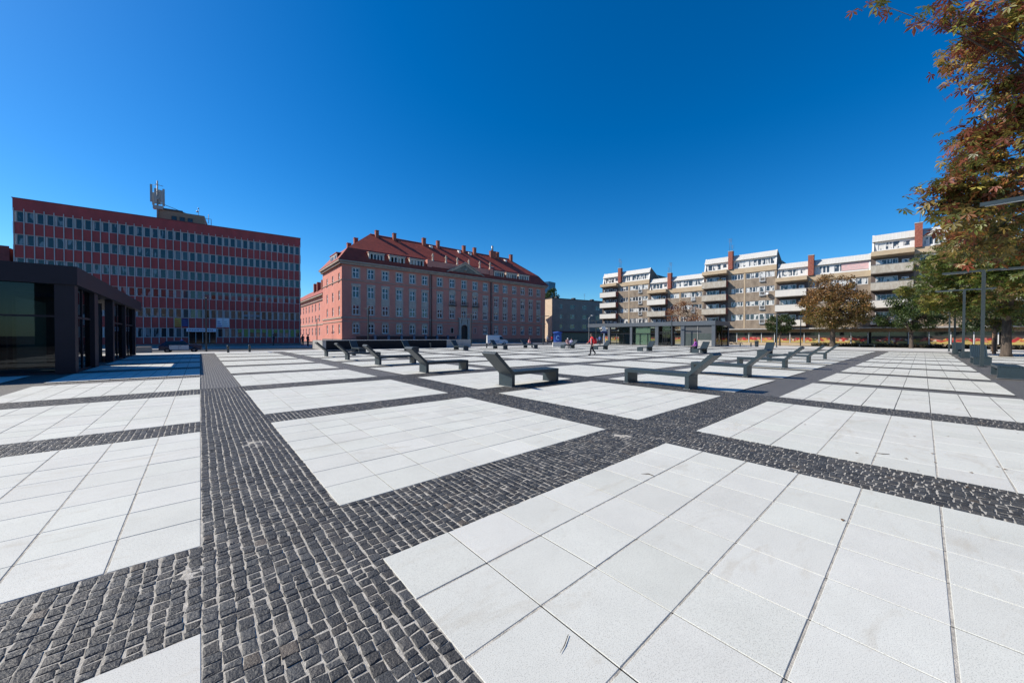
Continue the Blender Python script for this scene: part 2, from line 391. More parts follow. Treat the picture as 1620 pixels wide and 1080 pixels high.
for i, y in enumerate((8.28, 13.6, 18.68, 23.85, 28.85)):
    bench(6.95, y, 0, ['slatted bench leaning left, nearest of the left row, directly left of the photo centre',
        'left-leaning slatted bench second in the left row, just behind the nearest one', 'third bench of the left row, backrest leaning left, in the middle of its line',
        'fourth bench of the left row leaning left before the low concrete wall', 'last and smallest bench of the left row, by the end of the low wall'][i], G1)
for i, x in enumerate((10.83, 15.95, 21.65, 27.2, 32.6)):
    bench(x, 4.38, R(90), ['big bench right of centre leaning right, its long shadow crossing the dark setts', 'right-leaning bench second in the right row, partly behind the big one',
        'third bench in the right row, backrest tilted right over pale slabs', 'fourth bench of the right row, leaning right toward the brown tree', 'last bench of the right row, leaning right below the brown tree trunk'][i], G1)
for i, x in enumerate((10.85, 15.95, 21.8, 27.4, 32.5)):
    bench(x, 34.65, R(-90), ['bench of the far row showing its dark seat, leftmost before the low concrete wall', 'far row bench half hidden behind a left row backrest, before the dark wall front',
        'far row bench standing before the pale right end of the low wall', 'far row bench standing in front of the parked white van', 'far row bench with a person in a pink top sitting on it'][i], G1)
for i, y in enumerate((29.9, 24.9, 19.35, 13.85, 8.65)):
    bench(36.55, y, R(180), ['bench with two people sitting on it before the brown building', 'bench leaning right just behind the walker in the red jacket', 'empty bench leaning right in front of the green panel of the glass kiosk',
        'bench with a person in a purple jacket sitting on its end', 'bench leaning away right, standing behind the right row, before the round tree'][i], G1)
G2 = 'benches along the lamp posts on the right'
bench(22.5, -2.15, 0, 'backless box bench nearest the right edge of the photo', G2, False)
bench(34.3, -2.15, R(180), 'box bench with raised back beside the nearest lamp post on the right', G2)
bench(43.1, -2.15, 0, 'low backless bench beside the second lamp post on the right', G2, False)
bench(54.6, -2.15, R(180), 'farthest backed bench beside the thin lamp posts on the right', G2)

# ------------------------------------------------------------------ lamp posts
def make_lamp(label, group):
    t = thing('lamp_post', label, 'lamp post', group=group)
    b = MB(); b.box(-.065, .065, -.065, .065, .02, 4.98); b.box(-.15, .15, -.15, .15, 0, .02); mesh_obj('pole', b, lamp_m, t)
    b = MB(); b.box(-.06, .06, -1.4, 1.4, 4.983, 5.08); a = mesh_obj('arm', b, lamp_m, t)
    for s in (-1, 1):
        b = MB(); y0, y1 = sorted((s*.55, s*1.32)); b.box(-.045, .045, y0, y1, 4.968, 4.980); mesh_obj('light_panel', b, panel_light, a)
    return t
GL = 'square T shaped lamp posts on the plaza'
lamps = [((31.03, -2.05), 'nearest dark T shaped lamp post at the right, beside a box bench'), ((42.4, -1.95), 'second dark T lamp post from the right, beside the low bench'),
    ((52.2, -1.9), 'third dark lamp post of the right row, thin against the shops'), ((62.6, -1.9), 'farthest thin lamp post of the right row'), ((15.7, -2.35), 'lamp post whose arm pokes through the red leaves at upper right'),
    ((16.1, 46.2), 'lamp post with T arm before the left half of the pink building'), ((18.6, 83.9), 'slim lamp post in front of the bright pink side wall'), ((32.7, 47.5), 'lamp post with T arm before the arched door of the pink building'),
    ((45.2, 43.6), 'lamp post at the right end of the pink building'), ((.45, 44.4), 'dark lamp post in front of the red office building beside the cobbled strip'), ((66, 14.6), 'lamp post standing in front of the small round tree'),
    ((79.3, 14.1), 'lamp post between the round tree and the brown tree'), ((65.2, 46.9), 'lamp post in front of the brown building near the kiosk'), ((59.2, 27.5), 'lamp post right against the front of the glass kiosk')]
lp = None
for (x, y), lab in lamps:
    if lp is None: lp = make_lamp(lab, GL); lp.location = (x, y, 0)
    else: dup(lp, (x, y, 0), 0, lab, GL)
p = at(931.5, 545); t = thing('street_light', 'grey curved street light with white head behind the walker', 'street light', (p.x, p.y, -.1), 0)
b = MB(); b.tube([(0, 0, 0), (0, 0, 4.6), (0, 0, 5.1), (.25, -.15, 5.5)], [.08, .06, .055, .05], 8); mesh_obj('pole', b, grey_metal, t)
b = MB(); b.ball((.5, -.32, 5.62), .3, 10, sc=(1, .6, .3)); mesh_obj('lamp_head', b, white_m, t)
# bollards
bl = None
for (px_, py_), lab in (((361, 557.5), 'short bollard right of the dark lamp post, left of its twin'), ((395, 556.5), 'short dark bollard left of the first benches'), ((681, 550.5), 'dark bollard before the low wall, behind the bench row'),
        ((770, 550), 'bollard just left of the white van'), ((1171, 548.5), 'bollard right of the glass kiosk'), ((1188, 548.5), 'bollard farthest right of the glass kiosk, before the shop')):
    p = at(px_, py_)
    if bl is None:
        b = MB(); b.lathe([(.09, 0), (.09, .48), (.1, .5), (.1, .6), (.07, .63), (0.001, .635)], n=14); bl = tag(mesh_obj('bollard', b, lamp_m), lab, 'bollard', 'dark bollards at the plaza edge'); bl.location = (p.x, p.y, 0)
    else: dup(bl, (p.x, p.y, 0), 0, lab)
# ------------------------------------------------------------------ building tools (local frame: x right along the facade, y away, z up; facade at y=0)
def wall(b, x0, x1, z0, z1, holes=(), depth=.18, y=0., m=0, mr=None):
    """wall sheet facing -y with rectangular openings and their reveals"""
    mr = m if mr is None else mr
    xs = sorted({x0, x1, *[h[0] for h in holes], *[h[1] for h in holes]}); zs = sorted({z0, z1, *[h[2] for h in holes], *[h[3] for h in holes]})
    xs = [v for v in xs if x0 <= v <= x1]; zs = [v for v in zs if z0 <= v <= z1]
    for i in range(len(xs)-1):
        for j in range(len(zs)-1):
            cx, cz = (xs[i]+xs[i+1])/2, (zs[j]+zs[j+1])/2
            if any(h[0] < cx < h[1] and h[2] < cz < h[3] for h in holes): continue
            b.add([(xs[i], y, zs[j]), (xs[i+1], y, zs[j]), (xs[i+1], y, zs[j+1]), (xs[i], y, zs[j+1])], [(0, 1, 2, 3)], m)
    for a, c, d, e in [h[:4] for h in holes]:
        q = [(a, y, d), (c, y, d), (c, y, e), (a, y, e), (a, y+depth, d), (c, y+depth, d), (c, y+depth, e), (a, y+depth, e)]
        b.add(q, [(0, 4, 5, 1), (1, 5, 6, 2), (2, 6, 7, 3), (3, 7, 4, 0)], mr)
def win_mb(wd, ht, nv=2, nh=1, fr=.06, bar=.045, hsplit=None, dep=.05):
    """window with outer frame, mullions; origin lower left, face at y=0 ; slots 0 frame 1 pane"""
    b = MB(); b.add([(fr*.5, dep*.6, fr*.5), (wd-fr*.5, dep*.6, fr*.5), (wd-fr*.5, dep*.6, ht-fr*.5), (fr*.5, dep*.6, ht-fr*.5)], [(0, 1, 2, 3)], 1)
    b.box(0, fr, 0, dep, 0, ht); b.box(wd-fr, wd, 0, dep, 0, ht); b.box(fr, wd-fr, 0, dep, 0, fr); b.box(fr, wd-fr, 0, dep, ht-fr, ht)
    for i in range(1, nv): x = wd*i/nv; b.box(x-bar/2, x+bar/2, .004, dep-.002, fr, ht-fr)
    hs = hsplit if hsplit else [i/nh for i in range(1, nh)]
    for s in hs:
        z = ht*s
        for i in range(nv):
            xa = fr if i == 0 else wd*i/nv+bar/2; xb = wd-fr if i == nv-1 else wd*(i+1)/nv-bar/2
            b.box(xa, xb, .006, dep-.004, z-bar/2, z+bar/2)
    return b
WCACHE = {}
def window(parent, x, z, wd, ht, y, mats, nv=2, nh=1, name='window', rz=0., **k):
    key = (round(wd, 3), round(ht, 3), nv, nh, tuple(mats), name, str(k))
    if key not in WCACHE:
        o = mesh_obj(name, win_mb(wd, ht, nv, nh, **k), [MATS[q] for q in mats], parent); WCACHE[key] = o
    else:
        o = WCACHE[key].copy(); COL.objects.link(o); o.parent = parent
    o.location = (x, y, z); o.rotation_euler = (0, 0, rz); return o

g_red = window_glass('office glass', (.018, .032, .042), (.20, .23, .25), .3)
g_pink = window_glass('sash glass', (.02, .03, .045), (.25, .28, .32), .2)
g_flat = window_glass('flat glass', (.045, .055, .07), (.60, .59, .56), .45)
mat('red panel', (.35, .042, .040), .5, .2, 1.1, stretch=(1, 1, .3)); mat('office white', (.46, .455, .45), .5, .05, 3); mat('roof felt', (.07, .07, .075), .9, .2, 2)
mat('old brick', (.30, .22, .15), .9, .2, 7)

# ------------------------------------------------------------------ red office building
t = thing('office_building', 'long red panelled office block with rows of narrow windows and white mullions', 'office building', (12.5, 67.6, 0), R(-4.8))
RB = t; XL = -29.0; NB = 38; BAYW = 28.85/NB; H = 17.5
rows = [(14.78, 16.05), (12.1, 13.36), (9.38, 10.6), (6.75, 7.9), (4.0, 5.26), (1.24, 2.55)]
b = MB(); zt = H
for i, (z0, z1) in enumerate(rows):
    b.box(XL, .1, 0, .2, z1+.02, zt); zt = z0-.02
b.box(XL, .1, 0, .2, .30, zt); mesh_obj('spandrel_panel', b, MATS['red panel'], t)
b = MB(); b.box(XL+.02, .08, .22, 12, .0, H-.15); b.box(XL-.06, .14, -.05, 12.05, H+.002, H+.09, 0); mesh_obj('wall', b, [mat('office side wall', (.2, .05, .05), .8, .12, 1)], t)
b = MB(); b.box(XL-.02, .14, -.06, .21, -.2, .29); mesh_obj('plinth', b, mat('plinth grey', (.16, .165, .17), .8, .2, 2), t)
b = MB()
for i in range(NB+1):
    x = XL+.08+i*BAYW; bot = .45 if i % 2 == 0 else 2.75; bot = .45 if i > 11 else bot
    b.box(x-.035, x+.035, -.09, -.003, bot, 16.35)
mesh_obj('mullion', b, MATS['office white'], t)
b = MB()
for (z0, z1) in rows:
    for i in range(NB): x = XL+.08+i*BAYW; b.box(x+.05, x+.19, .05, .19, z0+.04, z1-.04)
    b.box(XL+.06, .05, .03, .2, z0-.016, z0+.035); b.box(XL+.06, .05, .03, .2, z1-.035, z1+.016)
mesh_obj('window_pier', b, MATS['office white'], t)
rest = MB(); n = 0; door_bays = range(17, 20)
sp = random.Random(3)
for i in range(NB):
    for r_, (z0, z1) in enumerate(rows):
        x = XL+.08+i*BAYW+.2
        if r_ == 5 and (i in (20, 21, 22, 23)): continue
        if n < 100:
            window(t, x, z0+.04, .53, z1-z0-.08, .10, ('office white', 'office glass'), 1, 1, fr=.022, dep=.08); n += 1
        else:
            wb = win_mb(.53, z1-z0-.08, 1, 1, fr=.022, dep=.08)
            rest.add([(v[0]+x, v[1]+.10, v[2]+z0+.04) for v in wb.v], wb.f, 0)
            for q in range(len(wb.f)): rest.m[-len(wb.f)+q] = wb.m[q]
# the windows to the right of the first hundred, one mesh; its panes take the same glass but vary along the wall
def stuff_glass():
    m = bpy.data.materials.new('office glass run'); m.use_nodes = True; N, L = m.node_tree.nodes, m.node_tree.links; p = N['Principled BSDF']
    p.inputs['Roughness'].default_value = .04; p.inputs['Specular IOR Level'].default_value = .65
    tc = N.new('ShaderNodeTexCoord'); mp = N.new('ShaderNodeMapping'); mp.inputs['Scale'].default_value = (1/BAYW, 0, 1/2.7); mp.inputs['Location'].default_value = (-(XL+.08)/BAYW, 0, .55)
    fl = N.new('ShaderNodeVectorMath'); fl.operation = 'FLOOR'; wnz = N.new('ShaderNodeTexWhiteNoise'); wnz.noise_dimensions = '3D'
    L.new(tc.outputs['Object'], mp.inputs[0]); L.new(mp.outputs[0], fl.inputs[0]); L.new(fl.outputs[0], wnz.inputs[0])
    r_ = N.new('ShaderNodeValToRGB'); e = r_.color_ramp.elements; r_.color_ramp.interpolation = 'CONSTANT'
    e[0].color = (.02, .035, .045, 1); e[1].position = .55; e[1].color = (.045, .065, .08, 1)
    for ps, c in ((.75, (.09, .11, .125, 1)), (.9, (.15, .16, .16, 1)), (.96, (.02, .015, .012, 1))): q = r_.color_ramp.elements.new(ps); q.color = c
    L.new(wnz.outputs[0], r_.inputs[0]); L.new(r_.outputs[0], p.inputs['Base Color']); return m
o = mesh_obj('windows', rest, [MATS['office white'], stuff_glass()], t); o['kind'] = 'stuff'
# entrance, signs
b = MB(); xa = XL+.08+20*BAYW; b.box(xa, xa+4*BAYW-.1, -.05, -.004, .0, 2.0); mesh_obj('entrance_door', b, mat('entrance glass', (.01, .012, .015), .1), t)
b = MB(); b.box(xa-.2, xa+4*BAYW, -.5, -.1, 2.05, 2.55); o = mesh_obj('entrance_sign', b, mat('sign white', (.62, .66, .75), .5), t)
b = MB(); x = xa
while x < xa+4*BAYW-.4:
    ln = random.uniform(.08, .22); b.box(x, x+ln, -.508, -.502, 2.22, 2.36); x += ln+.07
mesh_obj('lettering', b, mat('sign ink', (.05, .06, .12), .6), o)
for (i, z0, z1, c1, c2, lab) in ((18, 2.75, 3.95, (.42, .27, .04), (.35, .06, .03), 'yellow'), (19, 2.75, 3.9, (.015, .03, .13), (.03, .07, .25), 'blue'), (24, 2.75, 4.1, (.6, .64, .7), (.05, .06, .25), 'white'), (25, 2.75, 4.1, (.6, .66, .7), (.3, .4, .45), 'pale')):
    x = XL+.08+i*BAYW+.05; b = MB(); b.box(x, x+.68, -.16, -.11, z0, z1); o = mesh_obj('wall_sign', b, mat('sign '+lab, c1, .5), t)
    b = MB()
    for k in range(3): b.box(x+.08, x+.6-.1*k, -.166, -.162, z0+.15+.3*k, z0+.27+.3*k)
    mesh_obj('lettering', b, mat('sign mark '+lab, c2, .5), o)
for i in range(27, 38):
    b = MB(); x = XL+.08+i*BAYW+.26; z = rows[5][0]+(.75 if i % 4 else .1); b.box(x, x+.46, .085, .093, z, rows[5][1]-.08)
    mesh_obj('window_sticker', b, MATS.get('sticker') or mat('sticker', (.42, .46, .1), .5, .5, 4, col2=(.25, .35, .08)), t)
for i in range(28, 31):
    b = MB(); x = XL+.08+i*BAYW+.26; b.box(x, x+.47, .085, .093, 4.4, 4.75); mesh_obj('window_sticker', b, MATS.get('sticker2') or mat('sticker2', (.5, .5, .5), .5, .5, 5, col2=(.12, .2, .3)), t)
# roof house and mast
b = MB(); b.box(-17.6, -12.3, 5, 10, H-.1, 20.05); b.box(-17.7, -14.8, 4.9, 10.1, 20.053, 20.3, 1); ph = mesh_obj('roof_house', b, [MATS['old brick'], MATS['roof felt']], t)
for x in (-16.05, -15.15, -14.25): window(ph, x, 18.75, .6, .6, 4.93, ('roof felt', 'office glass'), 2, 1)
b = MB(); b.tube([(-12.2, 5, 19), (-11.8, 5, 19), (-11.8, 5, 20.4)], .04, 6); b.tube([(-12.2, 5, 19.7), (-11.5, 5, 19.7), (-11.5, 5, 18.8)], .04, 6); b.tube([(-13, 5.2, 20), (-13, 5.2, 21.1)], .03, 6); b.ball((-13, 5.1, 21.1), .1, 8); b.ball((-13.15, 5.1, 20.6), .14, 8); mesh_obj('pipework', b, grey_metal, ph)
mast = thing('telecom_mast', 'mobile phone mast with tall panel antennas on the red office roof', 'antenna mast', tuple(Matrix.Rotation(R(-4.8), 3, 'Z') @ Vector((-17.5, 5.2, 0))+Vector((12.5, 67.6, 17.4))), R(-4.8))
b = MB(); b.tube([(0, -.4, 0), (0, -.4, 6.7)], [.13, .07], 8); b.tube([(0, -.4, 3.6), (3, .5, 2.8)], .04, 6)
for z in (3.4, 5.0, 6.1):
    for a in range(3):
        c = R(a*120+20); b.tube([(0, -.4, z), (.62*math.cos(c), -.4+.62*math.sin(c), z)], .035, 6)
mesh_obj('pole', b, mat('mast steel', (.18, .2, .21), .5, .1, 5), mast)
for a in range(6):
    c = R(a*60+20); r_ = .66
    b = MB(); x, y = r_*math.cos(c), -.4+r_*math.sin(c); z = 3.2+(a % 2)*.25; b.box(x-.12, x+.12, y-.07, y+.07, z, z+2.5-(a % 3)*.35); mesh_obj('panel_antenna', b, MATS.get('antenna') or mat('antenna', (.36, .37, .36), .6), mast)
b = MB(); b.box(-.5, .6, -.5, .2, 2.6, 3.1); mesh_obj('radio_unit', b, MATS['antenna'], mast); b = MB(); b.box(-.35, .35, -.72, -.5, 3.9, 4.4); mesh_obj('radio_unit', b, MATS['antenna'], mast)
# annex left of the office
q = Matrix.Rotation(R(-4.8), 3, 'Z') @ Vector((-29.4, .4, 0))+Vector((12.5, 67.6, 0))
t = thing('annex_building', 'lower dark red building joined to the left end of the office block', 'building', q, R(-4.8))
b = MB(); hs = [(-26+i*2.2, -24.6+i*2.2, z, z+1.5) for i in range(12) for z in (1, 4.2, 7.4)]
wall(b, -26.5, 0, 0, 11.9, hs); b.box(-26.5, 0, .2, 11, 0, 11.7); mesh_obj('wall', b, mat('annex brick', (.16, .045, .045), .85, .2, 3), t)
for h in hs[-9:]: window(t, h[0], h[2], 1.4, 1.5, .12, ('office white', 'office glass'), 2, 1)

# ------------------------------------------------------------------ pink palace
t = PK = thing('pink_building', 'large pink historic building with steep red tiled roof and classical pediment', 'building', (20.89, 74.46, 0), R(-1.5))
pink = mat('pink render', (.58, .225, .17), .85, .1, .5, .1, 20); stone_m = mat('building stone', (.47, .41, .34), .85, .22, 1.5); tile = None
def tile_mat():
    m = bpy.data.materials.new('red roof tiles'); m.use_nodes = True; N, L = m.node_tree.nodes, m.node_tree.links; p = N['Principled BSDF']; p.inputs['Roughness'].default_value = .75
    tc = N.new('ShaderNodeTexCoord'); n = N.new('ShaderNodeTexNoise'); n.inputs['Scale'].default_value = .8; n.inputs['Detail'].default_value = 9; n.inputs['Roughness'].default_value = .75; L.new(tc.outputs['Object'], n.inputs['Vector'])
    r_ = N.new('ShaderNodeValToRGB'); e = r_.color_ramp.elements; e[0].position = .3; e[0].color = (.20, .026, .014, 1); e[1].position = .7; e[1].color = (.38, .058, .028, 1); L.new(n.outputs[0], r_.inputs[0]); L.new(r_.outputs[0], p.inputs['Base Color'])
    w1 = N.new('ShaderNodeTexWave'); w1.bands_direction = 'Z'; w1.inputs['Scale'].default_value = 1.6; L.new(tc.outputs['Object'], w1.inputs['Vector'])
    bp = N.new('ShaderNodeBump'); bp.inputs['Strength'].default_value = .6; bp.inputs['Distance'].default_value = .05; L.new(w1.outputs['Fac'], bp.inputs['Height']); L.new(bp.outputs[0], p.inputs['Normal']); return m
tile = tile_mat()
PW, PD = 55.6, 16.2
cols = [2.63, 5.55, 8.51, 11.52, 14.52, 17.46, 21.21, 24.49, 27.79, 30.99, 34.14, 37.59, 40.57, 43.74, 46.78, 49.82, 52.84]
prow = [(13.06, 15.05, 1.3), (9.15, 11.45, 1.3), (5.75, 7.7, 1.3), (2.05, 3.95, 1.25)]
def rot_faces(b, b2, rz, loc):
    Mx = Matrix.Rotation(rz, 3, 'Z'); vs = [tuple(Mx @ Vector(v)+Vector(loc)) for v in b2.v]; s0 = len(b.m); b.add(vs, b2.f); b.m[s0:] = b2.m
holes = []
for i, c in enumerate(cols):
    for k, (z0, z1, wd) in enumerate(prow):
        if k == 3 and i in (7, 8, 9): continue
        holes.append((c-wd/2, c+wd/2, z0, z1))
door = (27.79-.95, 27.79+.95, 0, 4.2)
W = MB(); wall(W, 0, PW, 0, 16.2, holes+[door], .22)
lcols = [2.0, 7.0, 11.9]; lrow = [(12.0, 14.0), (8.6, 10.5), (5.6, 7.4), (1.9, 3.8)]
lh = [(PD-c-.55, PD-c+.55, z0, z1) for c in lcols for (z0, z1) in lrow]
Ls = MB(); wall(Ls, 0, PD, 0, 16.2, lh, .22); rot_faces(W, Ls, R(-90), (0, PD, 0))
W.box(.3, PW-.02, .3, PD, 0, 16.1, skip='')
W.add([(PW, 0, 0), (PW, PD, 0), (PW, PD, 16.2), (PW, 0, 16.2)], [(0, 1, 2, 3)])
mesh_obj('wall', W, pink, t)
for i, c in enumerate(cols):
    for k, (z0, z1, wd) in enumerate(prow):
        if k == 3 and i in (7, 8, 9): continue
        window(t, c-wd/2, z0, wd, z1-z0, .1, ('sash white', 'sash glass') if 'sash white' in MATS else (mat('sash white', (.74, .74, .73), .5) and 'sash white', 'sash glass'), 2, 1, fr=.12, bar=.14, hsplit=[.58])
for c in lcols:
    for (z0, z1) in lrow: window(t, .1, z0, 1.1, z1-z0, c+.55, ('sash white', 'sash glass'), 2, 1, rz=R(-90), fr=.12, bar=.14, hsplit=[.58])
for i, c in enumerate(cols):
    b = None
    for k, (z0, z1, wd) in enumerate(prow):
        if k == 3 and i in (7, 8, 9): continue
        e = .18 if k < 3 else .12
        if k != 2: b = MB()
        b.box(c-wd/2-e, c-wd/2-.002, -.05, .02, z0, z1); b.box(c+wd/2+.002, c+wd/2+e, -.05, .02, z0, z1); b.box(c-wd/2-e-.04, c+wd/2+e+.04, -.1, .02, z0-.16, z0-.002)
        if k == 0: b.box(c-wd/2-e, c+wd/2+e, -.06, .02, z1+.002, z1+.14)
        if k == 1: b.box(c-wd/2-e-.06, c+wd/2+e+.06, -.1, .02, z1+.002, z1+.45)
        if k == 2: b.box(c-wd/2-e-.03, c+wd/2+e+.03, -.055, .02, z1+.003, 8.985)
        if k == 3: b.prism([(c-.75, z1+.004), (c+.75, z1+.004), (c+.5, z1+.38), (c-.5, z1+.38)], -.06, .02, 'y')
        if k == 1 and i in (7, 8, 9): b.prism([(c-.95, 11.92)]+[(c-.95*math.cos(a), 11.92+.6*math.sin(a)) for a in [R(20*q) for q in range(1, 9)]]+[(c+.95, 11.92)], -.12, .02, 'y')
        if k != 1: mesh_obj('window_surround', b, stone_m, t)
b = MB()
for z, h_, pj in ((15.95, .3, .75), (15.55, .385, .45), (12.45, .16, .12), (5.0, .3, .14), (4.3, .14, .1)):
    b.box(-pj, PW+pj*.6, -pj, -.004, z, z+h_); b.box(-pj, -.004, -.003, PD, z, z+h_)
b.box(18.2, 36.4, -.28, -.006, 16.26, 16.45); mesh_obj('cornice', b, mat('cornice stone', (.37, .29, .235), .85, .2, 1.2), t)
b = MB(); b.box(-.1, PW+.1, -.12, -.007, 0, .9); b.box(-.1, -.007, -.006, PD, 0, .9); b.box(18.6, 18.9, -.12, -.006, .902, 15.5); b.box(36.0, 36.3, -.12, -.006, .902, 15.5); mesh_obj('plinth', b, mat('plinth stone', (.2, .15, .13), .9, .2, 1.4), t)
b = MB(); b.tube([(19.1, -.16, .9), (19.1, -.16, 15.5)], .08, 6); b.tube([(35.7, -.16, .9), (35.7, -.16, 15.5)], .08, 6); mesh_obj('downpipe', b, mat('pipe', (.1, .06, .05), .6), t)
# door with stone portal, balconies
b = MB(); b.box(26.3, 26.83, -.35, -.008, .0, 5.6); b.box(28.75, 29.3, -.35, -.008, 0, 5.6); b.box(26.1, 29.5, -.45, -.01, 5.6, 5.95)
for a in range(8):
    a0, a1 = R(a*22.5), R(a*22.5+22.5); c = 27.79
    b.prism([(c+.95*math.cos(a0), 3.4+.95*math.sin(a0)), (c+.95*math.cos(a1), 3.4+.95*math.sin(a1)), (c+1.0*math.cos(a1), 5.59 if 1 < a < 6 else 3.4+2.2*math.sin(a1)), (c+1.0*math.cos(a0), 5.59 if 1 < a < 6 else 3.4+2.2*math.sin(a0))], -.3, -.01, 'y')
mesh_obj('portal', b, stone_m, t)
b = MB(); b.box(26.85, 28.73, .15, .21, 0, 4.2); o = mesh_obj('door', b, mat('dark oak', (.03, .022, .018), .6, .2, 4), t)
for c in cols[7:10]:
    b = MB(); b.box(c-.95, c+.95, -.6, -.11, 8.7, 8.84)
    for k in range(14): x = c-.92+k*1.84/13; b.box(x-.015, x+.015, -.58, -.55, 8.84, 9.65)
    b.box(c-.95, c+.95, -.6, -.54, 9.652, 9.7); mesh_obj('balcony', b, mat('wrought iron', (.02, .02, .022), .5) if 'wrought iron' not in MATS else MATS['wrought iron'], t)
for c in (24.49, 30.99):
    window(t, c-.4, 2.2, .8, 1.4, -.03, ('building stone', 'sash glass'), 1, 1, fr=.12)
# central attic, pediment, statues
b = MB(); b.box(18.3, 36.4, .15, 1.0, 16.25, 18.75); b.box(18.1, 19.2, -.02, 1.1, 16.46, 18.9); b.box(35.5, 36.6, -.02, 1.1, 16.46, 18.9); mesh_obj('parapet_wall', b, pink, t)
b = MB(); b.prism([(22.6, 16.46), (33.7, 16.46), (27.95, 19.4)], -.25, .14, 'y'); pd = mesh_obj('pediment', b, stone_m, t)
b = MB(); b.prism([(23.9, 16.7), (32.4, 16.7), (27.95, 18.85)], -.262, -.252, 'y'); mesh_obj('tympanum', b, mat('tympanum stone', (.2, .175, .14), .9, .4, 2.5), pd)
b = MB(); b.prism([(22.3, 16.46), (22.75, 16.46), (27.95, 19.2), (27.95, 19.55)], -.5, -.27, 'y'); b.prism([(33.6, 16.46), (34.0, 16.46), (27.95, 19.55), (27.95, 19.2)], -.5, -.27, 'y'); b.lathe([(.0, -.3), (.34, -.2), (.42, 0), (.3, .3), (.0, .42)], (27.95, -.3, 17.6), 8); mesh_obj('pediment_frame', b, MATS['cornice stone'], pd)
st = mat('statue stone', (.5, .42, .33), .85, .25, 4)
for c in (19.74, 23.18, 26.27, 29.56, 32.81, 36.04):
    b = MB(); b.lathe([(.26, 0), (.26, .3), (.2, .32), (.22, .5), (.16, .8), (.2, 1.05), (.27, 1.25), (.28, 1.4), (.1, 1.5), (.09, 1.55), (.14, 1.66), (.12, 1.8), (0.001, 1.86)], (c, .6, 18.76 if 19.3 < c < 35.4 else 18.91), 10); mesh_obj('statue', b, st, t)
# roof: bell-cast hip
RZ, EZ = 24.5, 16.28; ry = PD/2
def hip(b, x0, x1, y0, y1, ez, rz_, hipl, hipr, prof=((0, 0), (.12, .16), (.26, .36), (1, 1)), ov=.8):
    rings = []
    ym = (y0+y1)/2
    for (u, v) in prof:
        xa = x0-ov+(hipl+ov)*u; xb = x1+ov-(hipr+ov)*u; ya = y0-ov+(ym-y0+ov)*u; yb = y1+ov-(y1-ym+ov)*u; z = ez+(rz_-ez)*v
        rings.append([(xa, ya, z), (xb, ya, z), (xb, yb, z), (xa, yb, z)])
    vs = [p for r_ in rings for p in r_]; fs = []
    for i in range(len(rings)-1):
        for q in range(4): fs.append((i*4+q, i*4+(q+1) % 4, i*4+4+(q+1) % 4, i*4+4+q))
    fs.append((3, 2, 1, 0)); b.add(vs, fs)
b = MB(); hip(b, 0, PW, 0, PD, EZ, RZ, 8.0, 7.2); b.tube([(8, PD/2, RZ), (PW-7.2, PD/2, RZ)], .14, 6); roof = mesh_obj('roof', b, tile, t)
chw = mat('chimney brick', (.27, .09, .065), .9, .25, 5)
for x, zt, wd in ((5.34, 23.3, .8), (3.9, 21.9, .8), (9.35, 25.3, .7), (13.4, 25.4, .7), (20.85, 25.6, .8), (24.7, 25.6, .7), (32.4, 25.6, .75), (35.8, 25.6, .75), (42.0, 25.6, 1.9), (43.7, 25.6, .7), (48.7, 25.6, .8)):
    b = MB(); yy = 7.6 if x > 6 else 9.5; b.box(x-wd/2, x+wd/2, yy-.45, yy+.35, 19.5, zt); b.box(x-wd/2-.06, x+wd/2+.06, yy-.51, yy+.41, zt+.002, zt+.12); o = mesh_obj('chimney', b, chw, roof)
b = MB(); b.tube([(41.85, 7.5, 25.7), (41.85, 7.5, 27.2)], .3, 10); mesh_obj('flue', b, grey_metal, roof)
for x, y, z in ((10.5, 2.6, 19.6), (14.2, 6.6, 23.4), (19.6, 2.7, 19.7), (30.6, 6.8, 23.6), (34, 6.8, 23.6), (22.6, 7, 23.6), (38.2, 2.6, 19.7), (46, 6.6, 23.3)):
    b = MB(); b.prism([(y-.2, z-.3), (y-.2, z+.35), (y+.6, z+.6), (y+.6, z-.3)], x-.3, x+.3, 'x'); mesh_obj('roof_hatch', b, MATS['chimney brick'] if x < 21 else white_m, roof)
dm = mat('dormer cream', (.52, .44, .37), .7, .1, 3)
for x0, x1 in ((4.95, 8.5), (9.2, 13.0), (13.7, 17.45), (36.7, 40.4), (40.8, 44.9), (45.2, 49.4)):
    x0 += .2; x1 -= .2; b = MB(); b.box(x0, x1, .0, .25, 16.95, 18.45); b.box(x0-.12, x1+.12, -.15, .3, 18.453, 18.62); b.prism([(.25, 16.95), (.25, 18.45), (2.6, 18.45), (.4, 16.95)], x0+.003, x1-.003, 'x'); b.prism([(-.1, 18.624), (3.4, 19.2), (3.4, 19.0), (.26, 18.5)], x0-.1, x1+.1, 'x', 1)
    o = mesh_obj('dormer', b, [dm, tile], roof); wd = (x1-x0-.5)/4
    for k in range(4): window(o, x0+.25+k*wd+.06, 17.15, wd-.12, 1.15, -.03, ('sash white', 'sash glass'), 1, 1, fr=.05)
b = MB(); b.box(-.1, .1, 3.4, 8.6, 16.6, 18.2); b.box(-.2, 3.4, 3.3, 8.7, 18.203, 18.4, 1); o = mesh_obj('dormer', b, [dm, tile], roof)
for k in range(4): window(o, -.13, 16.8, 1.0, 1.15, 4.7+k*1.2, ('sash white', 'sash glass'), 1, 1, rz=R(-90), fr=.05)
